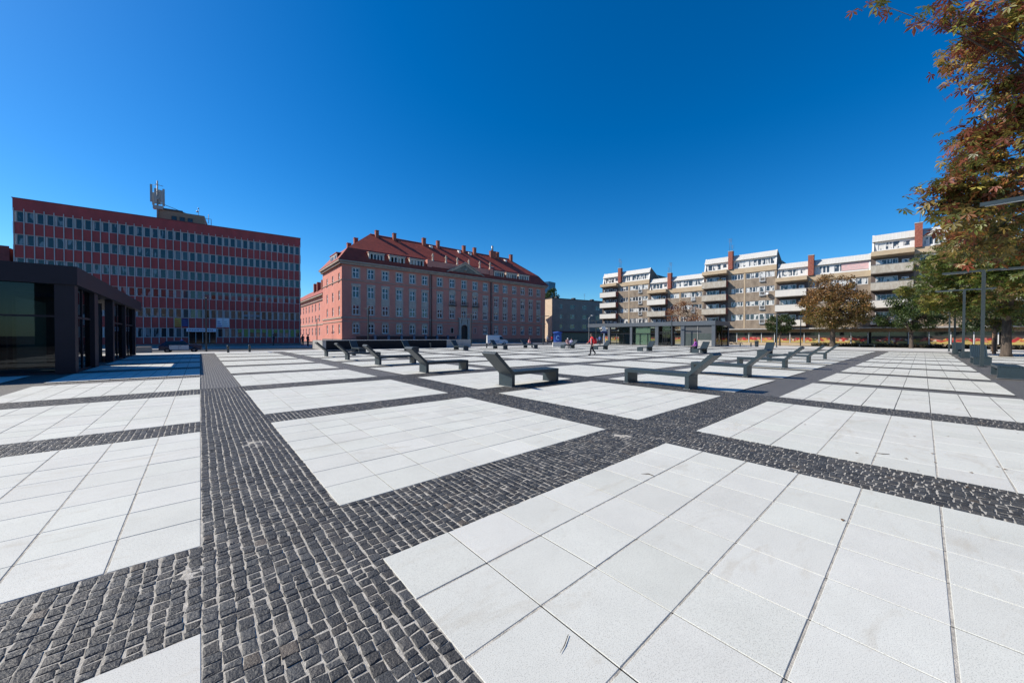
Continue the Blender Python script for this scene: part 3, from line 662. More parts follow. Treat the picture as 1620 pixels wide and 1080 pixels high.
# rear wing (left side street)
W = MB(); L2 = 50; wl_ = [(i, z0, z1) for i in range(12) for z0, z1 in ((7.6, 9.5), (4.9, 6.6), (1.6, 3.5))]
hl = [(L2-(1.9+i*4.1)-.55, L2-(1.9+i*4.1)+.55, z0, z1) for i, z0, z1 in wl_]
w2 = MB(); wall(w2, 0, L2, 0, 11.2, hl, .2); rot_faces(W, w2, R(-90), (.5, PD+L2, 0)); W.box(.8, 12, PD+.01, PD+L2, 0, 11.1); mesh_obj('wall', W, pink, t)
for i, z0, z1 in wl_: window(t, .6, z0, 1.1, z1-z0, PD+1.9+i*4.1+.55, ('sash white', 'sash glass'), 2, 1, rz=R(-90), fr=.12, bar=.14, hsplit=[.58])
b = MB()
for z, h_, pj in ((11.0, .35, .6), (10.0, .2, .25), (4.15, .3, .12)): b.box(.5-pj, .49, PD+.01, PD+L2, z, z+h_)
mesh_obj('cornice', b, MATS['cornice stone'], t)
b = MB(); b.prism([(-.2, 11.36), (2.2, 13.6), (6.5, 16.4), (11, 13.6), (13, 11.36)], PD+.02, PD+L2, 'y'); wr = mesh_obj('roof', b, tile, t)
for yy in (20, 25, 30, 34): b = MB(); b.box(1.6, 2.5, yy, yy+.9, 12.4, 15.6); mesh_obj('chimney', b, chw, wr)
# basement railing in front
t = thing('iron_fence', 'low dark fence with bluish pillars in front of the pink building', 'fence', tuple(Matrix.Rotation(R(-1.5), 3, 'Z') @ Vector((0, -2.2, 0))+Vector((20.89, 74.46, 0))), R(-1.5))
b = MB(); b.box(2, 24, -.02, .02, .15, 1.5); mesh_obj('panel', b, mat('fence dark', (.05, .02, .02), .7, .3, 6), t)
for k in range(8): b = MB(); x = 5.6+k*2.75; b.box(x-.25, x+.25, -.15, .15, 0, 1.75); mesh_obj('pillar', b, MATS.get('fence pillar') or mat('fence pillar', (.12, .15, .2), .6, .1, 4), t)
# ------------------------------------------------------------------ apartment terrace: six stepped blocks
def stain_mat(name, c1, c2, scale=1.2, zs=.35, rough=.85, c3=None):
    m = mat(name, c1, rough, .2, scale, .15, 25, col2=c2, stretch=(1, 1, zs)); return m
brown = stain_mat('brown render', (.20, .155, .115), (.31, .25, .19), 1.3, .45)
beige = stain_mat('stained beige render', (.60, .49, .34), (.42, .31, .20), .9, .8)
balw = stain_mat('white balcony', (.72, .70, .66), (.66, .63, .57), 1.2, .3)
bald = stain_mat('weathered balcony', (.62, .59, .52), (.33, .29, .23), 2.6, .3)
sheetm = mat('white roof sheet', (.50, .49, .46), .45, .05, 1); flatw = mat('flat white', (.66, .66, .65), .5, .04, 3)
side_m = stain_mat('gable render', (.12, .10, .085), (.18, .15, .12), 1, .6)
redbrick = mat('red brick', (.24, .055, .038), .9, .3, 7, col2=(.36, .13, .09))
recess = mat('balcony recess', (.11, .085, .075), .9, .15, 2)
mat('awning blue', (.10, .3, .55), .6, .1)
def make_poster():
    m = bpy.data.materials.new('fruit window poster'); m.use_nodes = True; N, L = m.node_tree.nodes, m.node_tree.links; p = N['Principled BSDF']; p.inputs['Roughness'].default_value = .5
    oi = N.new('ShaderNodeObjectInfo'); tc = N.new('ShaderNodeTexCoord'); sp = N.new('ShaderNodeSeparateXYZ'); L.new(tc.outputs['Object'], sp.inputs[0])
    mr = N.new('ShaderNodeMath'); mr.operation = 'MULTIPLY'; mr.inputs[1].default_value = 60; L.new(oi.outputs['Random'], mr.inputs[0])
    vo = N.new('ShaderNodeTexVoronoi'); vo.voronoi_dimensions = '4D'; vo.inputs['Scale'].default_value = 2.6; L.new(tc.outputs['Object'], vo.inputs['Vector']); L.new(mr.outputs[0], vo.inputs['W'])
    sr = N.new('ShaderNodeSeparateColor'); L.new(vo.outputs['Color'], sr.inputs[0])
    r_ = N.new('ShaderNodeValToRGB'); r_.color_ramp.interpolation = 'CONSTANT'; e = r_.color_ramp.elements; e[0].color = (.42, .03, .03, 1); e[1].position = .22; e[1].color = (.52, .16, .12, 1)
    for ps, c in ((.4, (.32, .03, .03, 1)), (.55, (.25, .10, .05, 1)), (.66, (.5, .3, .06, 1)), (.78, (.12, .12, .04, 1)), (.88, (.55, .42, .35, 1))): q = r_.color_ramp.elements.new(ps); q.color = c
    L.new(sr.outputs[0], r_.inputs[0])
    n = N.new('ShaderNodeTexNoise'); n.noise_dimensions = '4D'; n.inputs['Scale'].default_value = 1.2; L.new(tc.outputs['Object'], n.inputs['Vector']); L.new(mr.outputs[0], n.inputs['W'])
    za = N.new('ShaderNodeMath'); za.operation = 'MULTIPLY_ADD'; za.inputs[1].default_value = 1.3; L.new(n.outputs[0], za.inputs[0]); L.new(sp.outputs['Z'], za.inputs[2])
    def step(edge0, edge1):
        q = N.new('ShaderNodeMapRange'); q.inputs[1].default_value = edge0; q.inputs[2].default_value = edge1; L.new(za.outputs[0], q.inputs[0]); return q.outputs[0]
    def mix(f, a, b):
        q = N.new('ShaderNodeMix'); q.data_type = 'RGBA'; L.new(f, q.inputs[0])
        for i, v in ((6, a), (7, b)):
            if isinstance(v, tuple): q.inputs[i].default_value = v
            else: L.new(v, q.inputs[i])
        return q.outputs[2]
    c = mix(step(1.5, 1.6), (.44, .34, .11, 1), r_.outputs[0]); c = mix(step(2.0, 2.06), c, (.045, .035, .03, 1))
    L.new(c, p.inputs['Base Color']); return m
poster_m = make_poster()
APT = (84, 15); APR = R(-88)
def aloc(x, y=0, z=0): v = Matrix.Rotation(APR, 3, 'Z') @ Vector((x, y, 0)); return (84+v.x, 15+v.y, z)
names = ['leftmost grey and white apartment block with sloped white roof, taller than its right neighbour', 'lower apartment block with a brown leafed tree before it, second from left', 'tall apartment block in the middle of the terrace with stained balconies and one brick chimney',
 'lower apartment block behind the big brown tree with pink cloth on its attic', 'tall apartment block right of the brown tree, chimney with a two pronged aerial', 'apartment block at the right end, hidden behind the chestnut foliage']
XL_ = [-42.4, -29.15, -16.75, -3.68, 9.18, 22.2, 35.2]
for bi in range(6):
    x0, x1 = XL_[bi], XL_[bi+1]; wd = x1-x0; tall = bi % 2 == 0; D = 11; rs = random.Random(bi*11+3)
    t = thing('apartment_block', names[bi], 'apartment block', aloc(x0), APR, 'stepped apartment blocks on the right')
    top = 14.55 if tall else 11.75                     # underside of parapet
    zr = [(13.29, 14.37), (10.52, 11.54), (7.78, 8.75), (4.98, 6.15)] if tall else [(10.45, 11.53), (7.74, 8.75), (4.98, 6.12)]
    sx = wd/13.05
    g = [(5.35*sx, 7.5*sx), (7.95*sx, 10.2*sx), (10.28*sx, 11.2*sx), (11.28*sx, 12.7*sx)]
    # walls: brown bands between window strips
    holes = []
    for (z0, z1) in zr:
        holes.append((g[0][0], g[0][1], z0, z1)); holes.append((g[1][0], g[3][1], z0, z1))
    b = MB(); wall(b, 4.75*sx, wd, 3.25, top, holes, .16)
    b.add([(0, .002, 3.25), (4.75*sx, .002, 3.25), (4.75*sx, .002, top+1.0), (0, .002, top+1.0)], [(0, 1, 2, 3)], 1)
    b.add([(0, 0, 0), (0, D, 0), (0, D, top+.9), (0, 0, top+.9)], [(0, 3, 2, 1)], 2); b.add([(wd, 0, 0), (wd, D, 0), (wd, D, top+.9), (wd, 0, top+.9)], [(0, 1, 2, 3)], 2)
    b.box(.02, wd-.02, .17, D, 3.3, top, 3); b.box(7.62*sx, 7.84*sx, -.03, -.003, 3.3, top, 4)
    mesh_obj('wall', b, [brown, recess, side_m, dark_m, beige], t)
    # window groups
    for (z0, z1) in zr:
        n1 = rs.choice([3, 4, 3]);
        window(t, g[0][0], z0, g[0][1]-g[0][0], z1-z0, .07, ('flat white', 'flat glass'), n1, 1, fr=.09, bar=.11)
        window(t, g[1][0], z0, g[1][1]-g[1][0], z1-z0, .07, ('flat white', 'flat glass'), rs.choice([3, 4]), 1, fr=.09, bar=.11)
        window(t, g[3][0], z0, g[3][1]-g[3][0], z1-z0, .07, ('flat white', 'flat glass'), 2, 1, fr=.09, bar=.11)
        dz = z1-z0
        o = window(t, g[2][0], z0-.75, g[2][1]-g[2][0], dz+.75, -.03, ('flat white', 'flat glass'), 1, 1, name='balcony_door', fr=.1, bar=.09, hsplit=[.4])
        bb = MB(); bb.box(0, .92*sx, -.22, -.02, -.14, -.03); [bb.box(.03+q*.14*sx, .06+q*.14*sx, -.21, -.19, -.03, .72) for q in range(7)]; bb.box(0, .92*sx, -.215, -.185, .721, .76)
        rr = mesh_obj('railing', bb, grey_metal, o)
        if rs.random() < .18:
            bb = MB(); c = (g[3][0]+.4, -.45, z0-.55); bb.lathe([(.001, 0), (.2, .02), (.34, .08), (.42, .14)], (0, 0, 0), 14); bb.tube([(0, 0, 0), (.1, .1, -.35)], .03, 5)
            d_ = mesh_obj('satellite_dish', bb, grey_metal, t); d_.location = c; d_.rotation_euler = (R(65), 0, R(-25))
        if rs.random() < .35:
            bb = MB(); bb.box(g[2][0]-.15, g[3][0]+.2, -.35, -.04, z1+.02, z1+.1); mesh_obj('door_hood', bb, side_m, t)
    # balconies
    bz = [(11.95, 13.25), (9.22, 10.45), (6.35, 7.55), (3.6, 4.75)] if tall else [(9.15, 10.4), (6.38, 7.6), (3.6, 4.75)]
    bw = 4.7*sx
    for k, (z0, z1) in enumerate(bz):
        weather = (bi == 2 and k < 3) or (bi == 4 and k < 2) or (bi == 1 and k == 1)
        bb = MB(); bb.box(.02, bw, -1.3, -1.18, z0+.02, z1); bb.box(bw-.1, bw+.02, -1.175, -.003, z0+.02, z1, 1); bb.box(.0, .1, -1.175, -.003, z0+.02, z1, 0); bb.box(.02, bw, -1.28, -.004, z0-.12, z0+.018, 2)
        o = mesh_obj('balcony', bb, [bald if weather else balw, redbrick, side_m], t)
        bb = MB(); bb.box(.0, bw+.03, -1.34, -1.15, z1+.002, z1+.05); mesh_obj('handrail', bb, grey_metal, o)
        zz = z1-.15
        window(t, .55*sx, zz-.05, 2.5*sx, 1.2, -.05, ('flat white', 'flat glass'), 4, 1, fr=.08, bar=.09)
        window(t, 3.45*sx, zz+.15, .8*sx, .75, -.05, ('flat white', 'flat glass'), 1, 1, fr=.1)
        if rs.random() < .3:
            bb = MB()
            for q in range(10): bb.ball((bw-.3-rs.random()*1.2, -1.25, z1+.1+rs.random()*.15), .1+.06*rs.random(), 6)
            mesh_obj('flower_box', bb, mat('flowers', (.2, .05, .04), .8, .6, 20, col2=(.06, .1, .03)) if 'flowers' not in MATS else MATS['flowers'], o)
    # parapet and top canopy over the balconies
    bb = MB(); bb.box(4.78*sx, wd-.02, -.1, .35, top, top+1.0); bb.box(0, 4.76*sx, -1.2, .35, top+.25, top+.98); bb.prism([(-.003, top-.0), (-.003, top+.24), (-1.1, top+.24)], .02, 4.75*sx, 'x'); mesh_obj('parapet', bb, beige, t)
    # attic
    za = top+1.0; zt = za+2.95 if tall else za+2.85; zw = za+1.75
    bb = MB(); ah = []
    ah.append((.75*sx, 3.2*sx, za+.35, zw-.2)); ah.append((3.6*sx, 4.35*sx, za+.6, zw-.35)); ah.append((5.75*sx, 7.75*sx, za+.3, zw-.2)); ah.append((8.35*sx, 12.6*sx, za+.3, zw-.2))
    wall(bb, .35, wd-.35, za, zw, ah, .12, .45)
    bb.box(.36, wd-.36, .6, D-.5, za, zw, 1); mesh_obj('attic_wall', bb, [flatw, dark_m], t)
    for h in ah:
        nn = {0: 3, 1: 1, 2: 4, 3: rs.choice([4, 6])}[ah.index(h)]
        window(t, h[0], h[2], h[1]-h[0], h[3]-h[2], .5, ('flat white', 'flat glass'), nn, 1, fr=.06, bar=.16)
    bb = MB()
    prof = [(.0, zw), (.55, zt), (1.1, zt+.03), (D, za+.3), (D, za), (.75, za+1.7)]
    bb.prism([(.05, zw+.002), (.8, zt), (1.1, zt+.02), (7.2, za+.25), (7.2, za+.02), (.95, zw+.002)], .06, wd-.06, 'x')
    x = .3
    while x < wd-.2:
        bb.prism([(.03, zw+.01), (.785, zt+.004), (.80, zt+.008), (.06, zw+.02)], x, x+.03, 'x', 1); x += .42
    for xa in (.0, wd-.3):
        bb.prism([(-.02, za+.003), (.14, za+.003), (.95, zt+.05), (.78, zt+.05)], xa+.061 if xa == 0 else xa, xa+.3 if xa == 0 else xa+.238, 'x', 1)
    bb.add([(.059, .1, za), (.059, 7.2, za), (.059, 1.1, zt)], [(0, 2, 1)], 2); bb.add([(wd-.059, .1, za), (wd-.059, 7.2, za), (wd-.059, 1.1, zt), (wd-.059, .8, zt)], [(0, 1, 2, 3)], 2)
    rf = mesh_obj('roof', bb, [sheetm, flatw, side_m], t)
    if bi == 3:
        bb = MB(); bb.box(9.3*sx, 13*sx, .40, .43, za+.35, zw-.1); mesh_obj('shade_cloth', bb, mat('pink cloth', (.62, .5, .5), .9, .2, 3, col2=(.7, .42, .42)), t)
    if bi == 5: pass
    cx = 4.78*sx; bb = MB(); bb.box(cx, cx+.8, -.35, .6, za+.02, zt+.75); bb.box(cx-.05, cx+.85, -.4, .65, zt+.752, zt+.88, 1); ch = mesh_obj('chimney', bb, [redbrick, conc_m], rf)
    bb = MB(); rr = random.Random(bi)
    if bi != 3:
        for k in range(2 if bi == 4 else 3):
            xx = cx+.1+.3*k; hh = zt+.88+1.2+rr.random()*1.6
            if bi == 4: bb.tube([(cx+.5, .1, zt+.88), (cx+.5-.75*(k-.1) if k == 0 else cx+.62, .1, zt+3.6)], .03, 5); bb.tube([(cx-.35, .1, zt+3.5), (cx+.1, .1, zt+3.6)], .015, 4)
            else:
                bb.tube([(xx, .1, zt+.88), (xx, .1, hh)], .025, 5)
                for q in range(4): bb.tube([(xx-.3, .1, hh-.12-.2*q), (xx+.3, .1, hh-.12-.2*q)], .012, 4)
        mesh_obj('aerial', bb, mat('aerial steel', (.12, .13, .15), .5) if 'aerial steel' not in MATS else MATS['aerial steel'], ch)
    # ground floor: fascia, canopy and shop fronts
    bb = MB(); bb.box(0, wd, -.9, .16, 3.02, 3.24); mesh_obj('canopy', bb, conc_m, t)
    bb = MB(); bb.box(0, wd, -.2, .1, 2.42, 3.018); mesh_obj('shop_fascia', bb, stain_mat('shop fascia', (.33, .22, .12), (.25, .16, .09), 1, .5) if 'shop fascia' not in MATS else MATS['shop fascia'], t)
    bb = MB(); bb.box(0, wd, .3, .4, 0, 2.42); bb.box(0, wd, -.08, .29, 0, .5, 1); mesh_obj('shop_wall', bb, [dark_m, beige], t)
    nb = 6
    for k in range(nb):
        xa = .15+k*(wd-.3)/nb; xb = xa+(wd-.3)/nb-.16
        bb = MB(); bb.add([(xa, .05, .52), (xb, .05, .52), (xb, .05, 2.38), (xa, .05, 2.38)], [(0, 1, 2, 3)])
        o = mesh_obj('shop_window', bb, MATS.get('shop glass') or mat('shop glass', (.025, .028, .032), .06, spec=.7), t)
        bb = MB(); bb.box(xb+.03, xb+.13, -.02, .28, .5, 2.4); mesh_obj('shop_mullion', bb, flatw, t)
        if (bi, k) in ((2, 1), (2, 2)): continue
        bb = MB(); bb.add([(xa+.04, .03, .56), (xb-.04, .03, .56), (xb-.04, .03, 1.75), (xa+.04, .03, 1.75)], [(0, 1, 2, 3)])
        mesh_obj('window_poster', bb, poster_m, o)
# downpipe
t = None
# ------------------------------------------------------------------ brown building, glass tower, house at the left of it
tb = thing('brown_building', 'plain brown flat roofed building in shade between pink building and apartments', 'building', (85.2, 78.3, -.1), R(-11)); tb.scale = (1.2, 1.2, 1.09)
b = MB(); hs = []
for zz in (3.9, 6.9, 9.9):
    for x in (2.6, 6.2, 10.6, 15.6, 19.2, 23.2, 27): hs.append((x, x+(1.1 if x < 6 else 1.7), zz, zz+1.3))
wall(b, 0, 31, 0, 12.7, hs, .2); b.box(.02, 31, .22, 12, 0, 12.6, 0); b.add([(0, 0, 0), (0, 12, 0), (0, 12, 12.7), (0, 0, 12.7)], [(0, 3, 2, 1)], 1); b.box(-.1, 31.1, -.12, 12.1, 12.703, 12.9, 2)
mesh_obj('wall', b, [mat('brown plaster', (.31, .235, .20), .9, .15, .8), mat('cream gable', (.55, .43, .32), .9, .08, 1), MATS['roof felt']], tb)
for h in hs: window(tb, h[0], h[2], h[1]-h[0], 1.3, .1, ('flat white', 'sash glass'), 2, 1, fr=.07)
b = MB(); b.box(.5, 30, -1.0, -.02, 2.75, 3.1); mesh_obj('shop_awning', b, mat('awning dark red', (.12, .025, .03), .8, .2), tb)
b = MB(); b.box(.3, 30, -.06, -.01, .1, 2.7); mesh_obj('shop_front', b, mat('shop front dark', (.03, .028, .03), .3, .6, 2, col2=(.08, .06, .07)), tb)
for x in (14, 22.5, 25): b = MB(); b.tube([(x, 3, 12.9), (x, 3, 15.4)], .03, 5); b.tube([(x-.5, 3, 15.1), (x+.5, 3, 15.1)], .02, 4); b.tube([(x-.4, 3, 14.7), (x+.4, 3, 14.7)], .02, 4); mesh_obj('aerial', b, MATS['aerial steel'], tb)
for x in (3, 9, 16, 24): b = MB(); b.box(x, x+.8, 2, 3, 12.9, 13.6); mesh_obj('chimney', b, MATS['roof felt'], tb)
v = at(868, 530.5); tw = thing('glass_tower', 'distant blue glass tower just above the right end of the pink building', 'tower block', (300, 262, -1), R(10))
b = MB(); b.box(-6, 6, -6, 6, 0, 62); mesh_obj('facade', b, mat('tower glass', (.004, .035, .10), .15, .3, .3), tw)
b = MB(); b.box(-6.1, 6.1, -6.1, 6.1, 62, 64);
for k in range(18): b.box(-6.08, 6.08, -6.08, 6.08, 3+k*3.3, 3.3+k*3.3)
mesh_obj('floor_band', b, mat('tower band', (.008, .05, .12), .3), tw)
d_ = ray(866, 449); dd = Vector((d_.x, d_.y, 0)); tw.location = (dd.x*300, dd.y*300, -1); tw.scale = (.72, .72, .72*(300*(531.5-446)/FPX)/(64*.72)) if False else (.8, .8, .745)

# ------------------------------------------------------------------ left glass pavilion
pm = mat('pavilion cladding', (.016, .018, .026), .5, .12, 1.2, spec=.3)
gl = clear_glass('pavilion glass', (.30, .36, .38), .7); gl2 = clear_glass('kiosk glass', (.80, .86, .84), .7)
t = thing('glass_pavilion', 'dark flat roofed glass pavilion at the left edge casting a long shadow', 'pavilion', (-3.7, 22.05, 0), 0)
X0, Y1 = -15, 20.5
b = MB(); zr0, zr1 = 3.48, 4.2
hole = (-5.3, -.45, 4.9, 8.0)     # open bay in the roof, local coords
for (a, c, d, e) in ((X0, .06, -.06, hole[2]), (X0, .06, hole[3], Y1), (X0, hole[0], hole[2], hole[3]), (hole[1], .06, hole[2], hole[3])): b.box(a, c, d, e, zr0, zr1)
mesh_obj('roof', b, pm, t)
b = MB(); b.box(-.53, -.02, 0, .5, 0, zr0-.002); mesh_obj('corner_post', b, pm, t)
for y, wy in ((3.6, .8), (8.3, .5), (12.75, .4), (17.5, .35)):
    b = MB(); b.box(-.34, -.03, y, y+wy, 0, zr0-.002); mesh_obj('post', b, pm, t)
for (ya, yb) in ((.5, 3.6), (8.8, 12.75), (13.15, 17.5)):
    b = MB(); b.box(-.2, -.185, ya, yb, .06, zr0-.01); o = mesh_obj('glass_pane', b, gl, t)
    b = MB(); ym = (ya+yb)/2; b.box(-.24, -.15, ym-.03, ym+.03, .05, zr0-.01); b.box(-.235, -.155, ya, yb, 2.2, 2.28); b.box(-.25, -.14, ya, yb, .0, .06); mesh_obj('glazing_bar', b, pm, o)
b = MB(); b.box(X0, -.53, .16, .175, .06, zr0-.01); o = mesh_obj('glass_pane', b, gl, t)
b = MB(); b.box(X0, -.53, .13, .2, 2.2, 2.27); b.box(X0, -.53, .12, .21, 0, .06)
for x in (-1.95, -4.2, -6.5, -8.8): b.box(x-.03, x+.03, .135, .195, .06, zr0-.01)
mesh_obj('glazing_bar', b, pm, o)
b = MB(); b.box(X0, -2.6, 3.9, 4.1, 0, zr0-.003); b.box(-2.55, -2.45, 4.4, 8.6, 0, 3.2, 1); b.box(X0, -.5, 8.55, 8.7, 0, 3.3, 0); b.box(X0, -2.4, 17.6, 17.75, 0, zr0-.003); b.box(-7, -6.8, .5, 17, 0, zr0-.003); mesh_obj('inner_wall', b, [mat('inner wall', (.06, .065, .07), .8), mat('green panel', (.30, .38, .26), .6, .15, 5)], t)

# ------------------------------------------------------------------ central glass kiosk
t = thing('glass_kiosk', 'low grey steel and glass kiosk with flat roof in the middle of the square', 'kiosk', (61.5, 22.3, 0), R(-88))
km = mat('kiosk steel', (.085, .10, .12), .42, .08, 2); KX, KD = -23.3, 7.3
b = MB(); b.box(KX, .7, -.15, KD, 3.42, 4.12); mesh_obj('roof', b, km, t)
for x, wd in ((-18.7, .5), (-13.95, .45), (-9.1, .6), (-4.65, .6), (.15, .5)):
    b = MB(); b.box(x, x+wd, -.05, .4, 0, 3.418); mesh_obj('post', b, km, t); b = MB(); b.box(x+.05, x+wd-.05, KD-.5, KD-.1, 0, 3.418); mesh_obj('post', b, km, t)
for xa, xb in ((-18.2, -13.95), (-13.5, -9.1), (-8.5, -6.3)):
    b = MB(); b.box(xa, xb, KD-.3, KD-.285, .06, 3.41); mesh_obj('glass_pane', b, gl2, t); b = MB(); b.box(xa, xb, .12, .135, .06, 3.41); o = mesh_obj('glass_pane', b, gl2, t)
    b = MB(); b.box(xa, xb, .07, .18, 2.05, 2.15)
    for k in (1, 2): xm = xa+(xb-xa)*k/3; b.box(xm-.03, xm+.03, .08, .17, .06, 2.045)
    b.box(xa, xb, .06, .19, 0, .06); mesh_obj('glazing_bar', b, pm, o)
b = MB(); b.box(-12.9, -10.1, .22, .4, .06, 3.2); mesh_obj('green_panel', b, mat('pale green panel', (.62, .70, .48), .6, .12, 4), t)
b = MB(); b.box(-18, -14, 3.0, 3.2, 0, 3.4); b.box(-9.05, -8.9, 1.2, 7, 0, 3.4); mesh_obj('inner_wall', b, mat('kiosk inner', (.06, .075, .07), .8, .2, 2), t)
b = MB(); b.box(-6.3, -6.0, .0, .5, 0, 3.41); b.box(-8.45, -6.35, .07, .16, 2.3, 2.4); b.box(-7.42, -7.34, .07, .16, .05, 2.29); mesh_obj('entrance_door', b, [pm], t)
b = MB(); b.box(-4.05, .15, .1, .2, 2.1, 3.41, 0); b.box(-4.05, .15, .105, .195, .05, 2.095, 1); b.box(-1.9, .14, .02, .1, .05, 1.0, 2); b.box(-2.0, -1.94, .03, .12, 1.02, 3.41, 2); mesh_obj('shutter', b, [mat('shutter grey', (.075, .08, .085), .6, .06, 3), mat('frosted panel', (.06, .075, .07), .4, .2, 1), conc_m], t)
b = MB(); b.box(.5, .52, .42, KD-.5, .05, 3.41); o = mesh_obj('side_glass', b, gl, t); b = MB(); b.box(.46, .56, 3.6, 3.75, 0, 3.41); b.box(-.2, -.1, .5, KD-.6, 0, 3.3); mesh_obj('glazing_bar', b, pm, o)
b = MB(); b.box(-8.2, -6.6, 2, 2.2, 2.8, 3.0); b.box(-8, -6.8, 3.5, 3.7, 2.2, 2.4); mesh_obj('ceiling_lamp', b, white_m, t)

# ------------------------------------------------------------------ low concrete wall around the ramp
t = thing('ramp_wall', 'low concrete wall around a ramp in front of the pink building', 'wall', (9.9, 42.3, -.02), R(-3))
b = MB(); b.box(0, .35, .0, 6, 0, 1.02); b.box(.352, 14.8, .0, .3, 0, 1.0, 1); b.box(14.803, 18.5, -.02, .32, 0, 1.0, 0); b.box(0, 18.5, 5.7, 6, 0, 1.02, 0); mesh_obj('wall', b, [conc_m, mat('dark granite', (.016, .017, .02), .75, .15, 4, spec=.15)], t)
b = MB(); b.box(-.05, 18.55, -.06, .36, 1.022, 1.075); mesh_obj('coping', b, mat('coping stone', (.5, .49, .47), .7, .08, 3), t)
# ------------------------------------------------------------------ trees
def leaf_quads(centers, size, palm=False, droop=.5, fold=True, rs=rng, jitter=.35):
    n = len(centers); C_ = np.asarray(centers, float)
    if palm:
        k = 5; az0 = rs.uniform(0, 2*np.pi, n); tilt = rs.uniform(.1, 2.6, n)*droop
        Vs, Fs = [], []
        ax = np.stack([np.cos(az0), np.sin(az0), np.zeros(n)], 1)
        nrm = np.stack([np.sin(tilt)*np.cos(az0+1.3), np.sin(tilt)*np.sin(az0+1.3), np.cos(tilt)], 1)
        u = np.cross(nrm, ax); u /= np.linalg.norm(u, axis=1)[:, None]; v = np.cross(nrm, u)
        sz = size*(1+rs.uniform(-jitter, jitter, n))
        out = []
        for q in range(k):
            a = (q-2)*.95+rs.normal(0, .12, n)
            d = u*np.cos(a)[:, None]+v*np.sin(a)[:, None]; s_ = -u*np.sin(a)[:, None]+v*np.cos(a)[:, None]
            L = (sz*(1-.13*abs(q-2)))[:, None]; dz = np.zeros((n, 3)); dz[:, 2] = -1
            p0 = C_; p1 = C_+d*L*.6+s_*L*.17-dz*0+dz*L*.12*droop; p3 = C_+d*L*.6-s_*L*.17+dz*L*.12*droop; p2 = C_+d*L+dz*L*.45*droop
            out.append(np.stack([p0, p1, p2, p3], 1))
        Q = np.stack(out, 1).reshape(-1, 4, 3); rep = k
    else:
        d = rs.normal(size=(n, 3)); d /= np.linalg.norm(d, axis=1)[:, None]
        e = rs.normal(size=(n, 3)); s_ = np.cross(d, e); s_ /= np.linalg.norm(s_, axis=1)[:, None]
        L = (size*(1+rs.uniform(-jitter, jitter, n)))[:, None]
        Q = np.stack([C_-d*L*.5, C_+s_*L*.3, C_+d*L*.5, C_-s_*L*.3], 1); rep = 1
    V_ = Q.reshape(-1, 3); F_ = np.arange(len(V_)).reshape(-1, 4)
    return V_, F_, rep
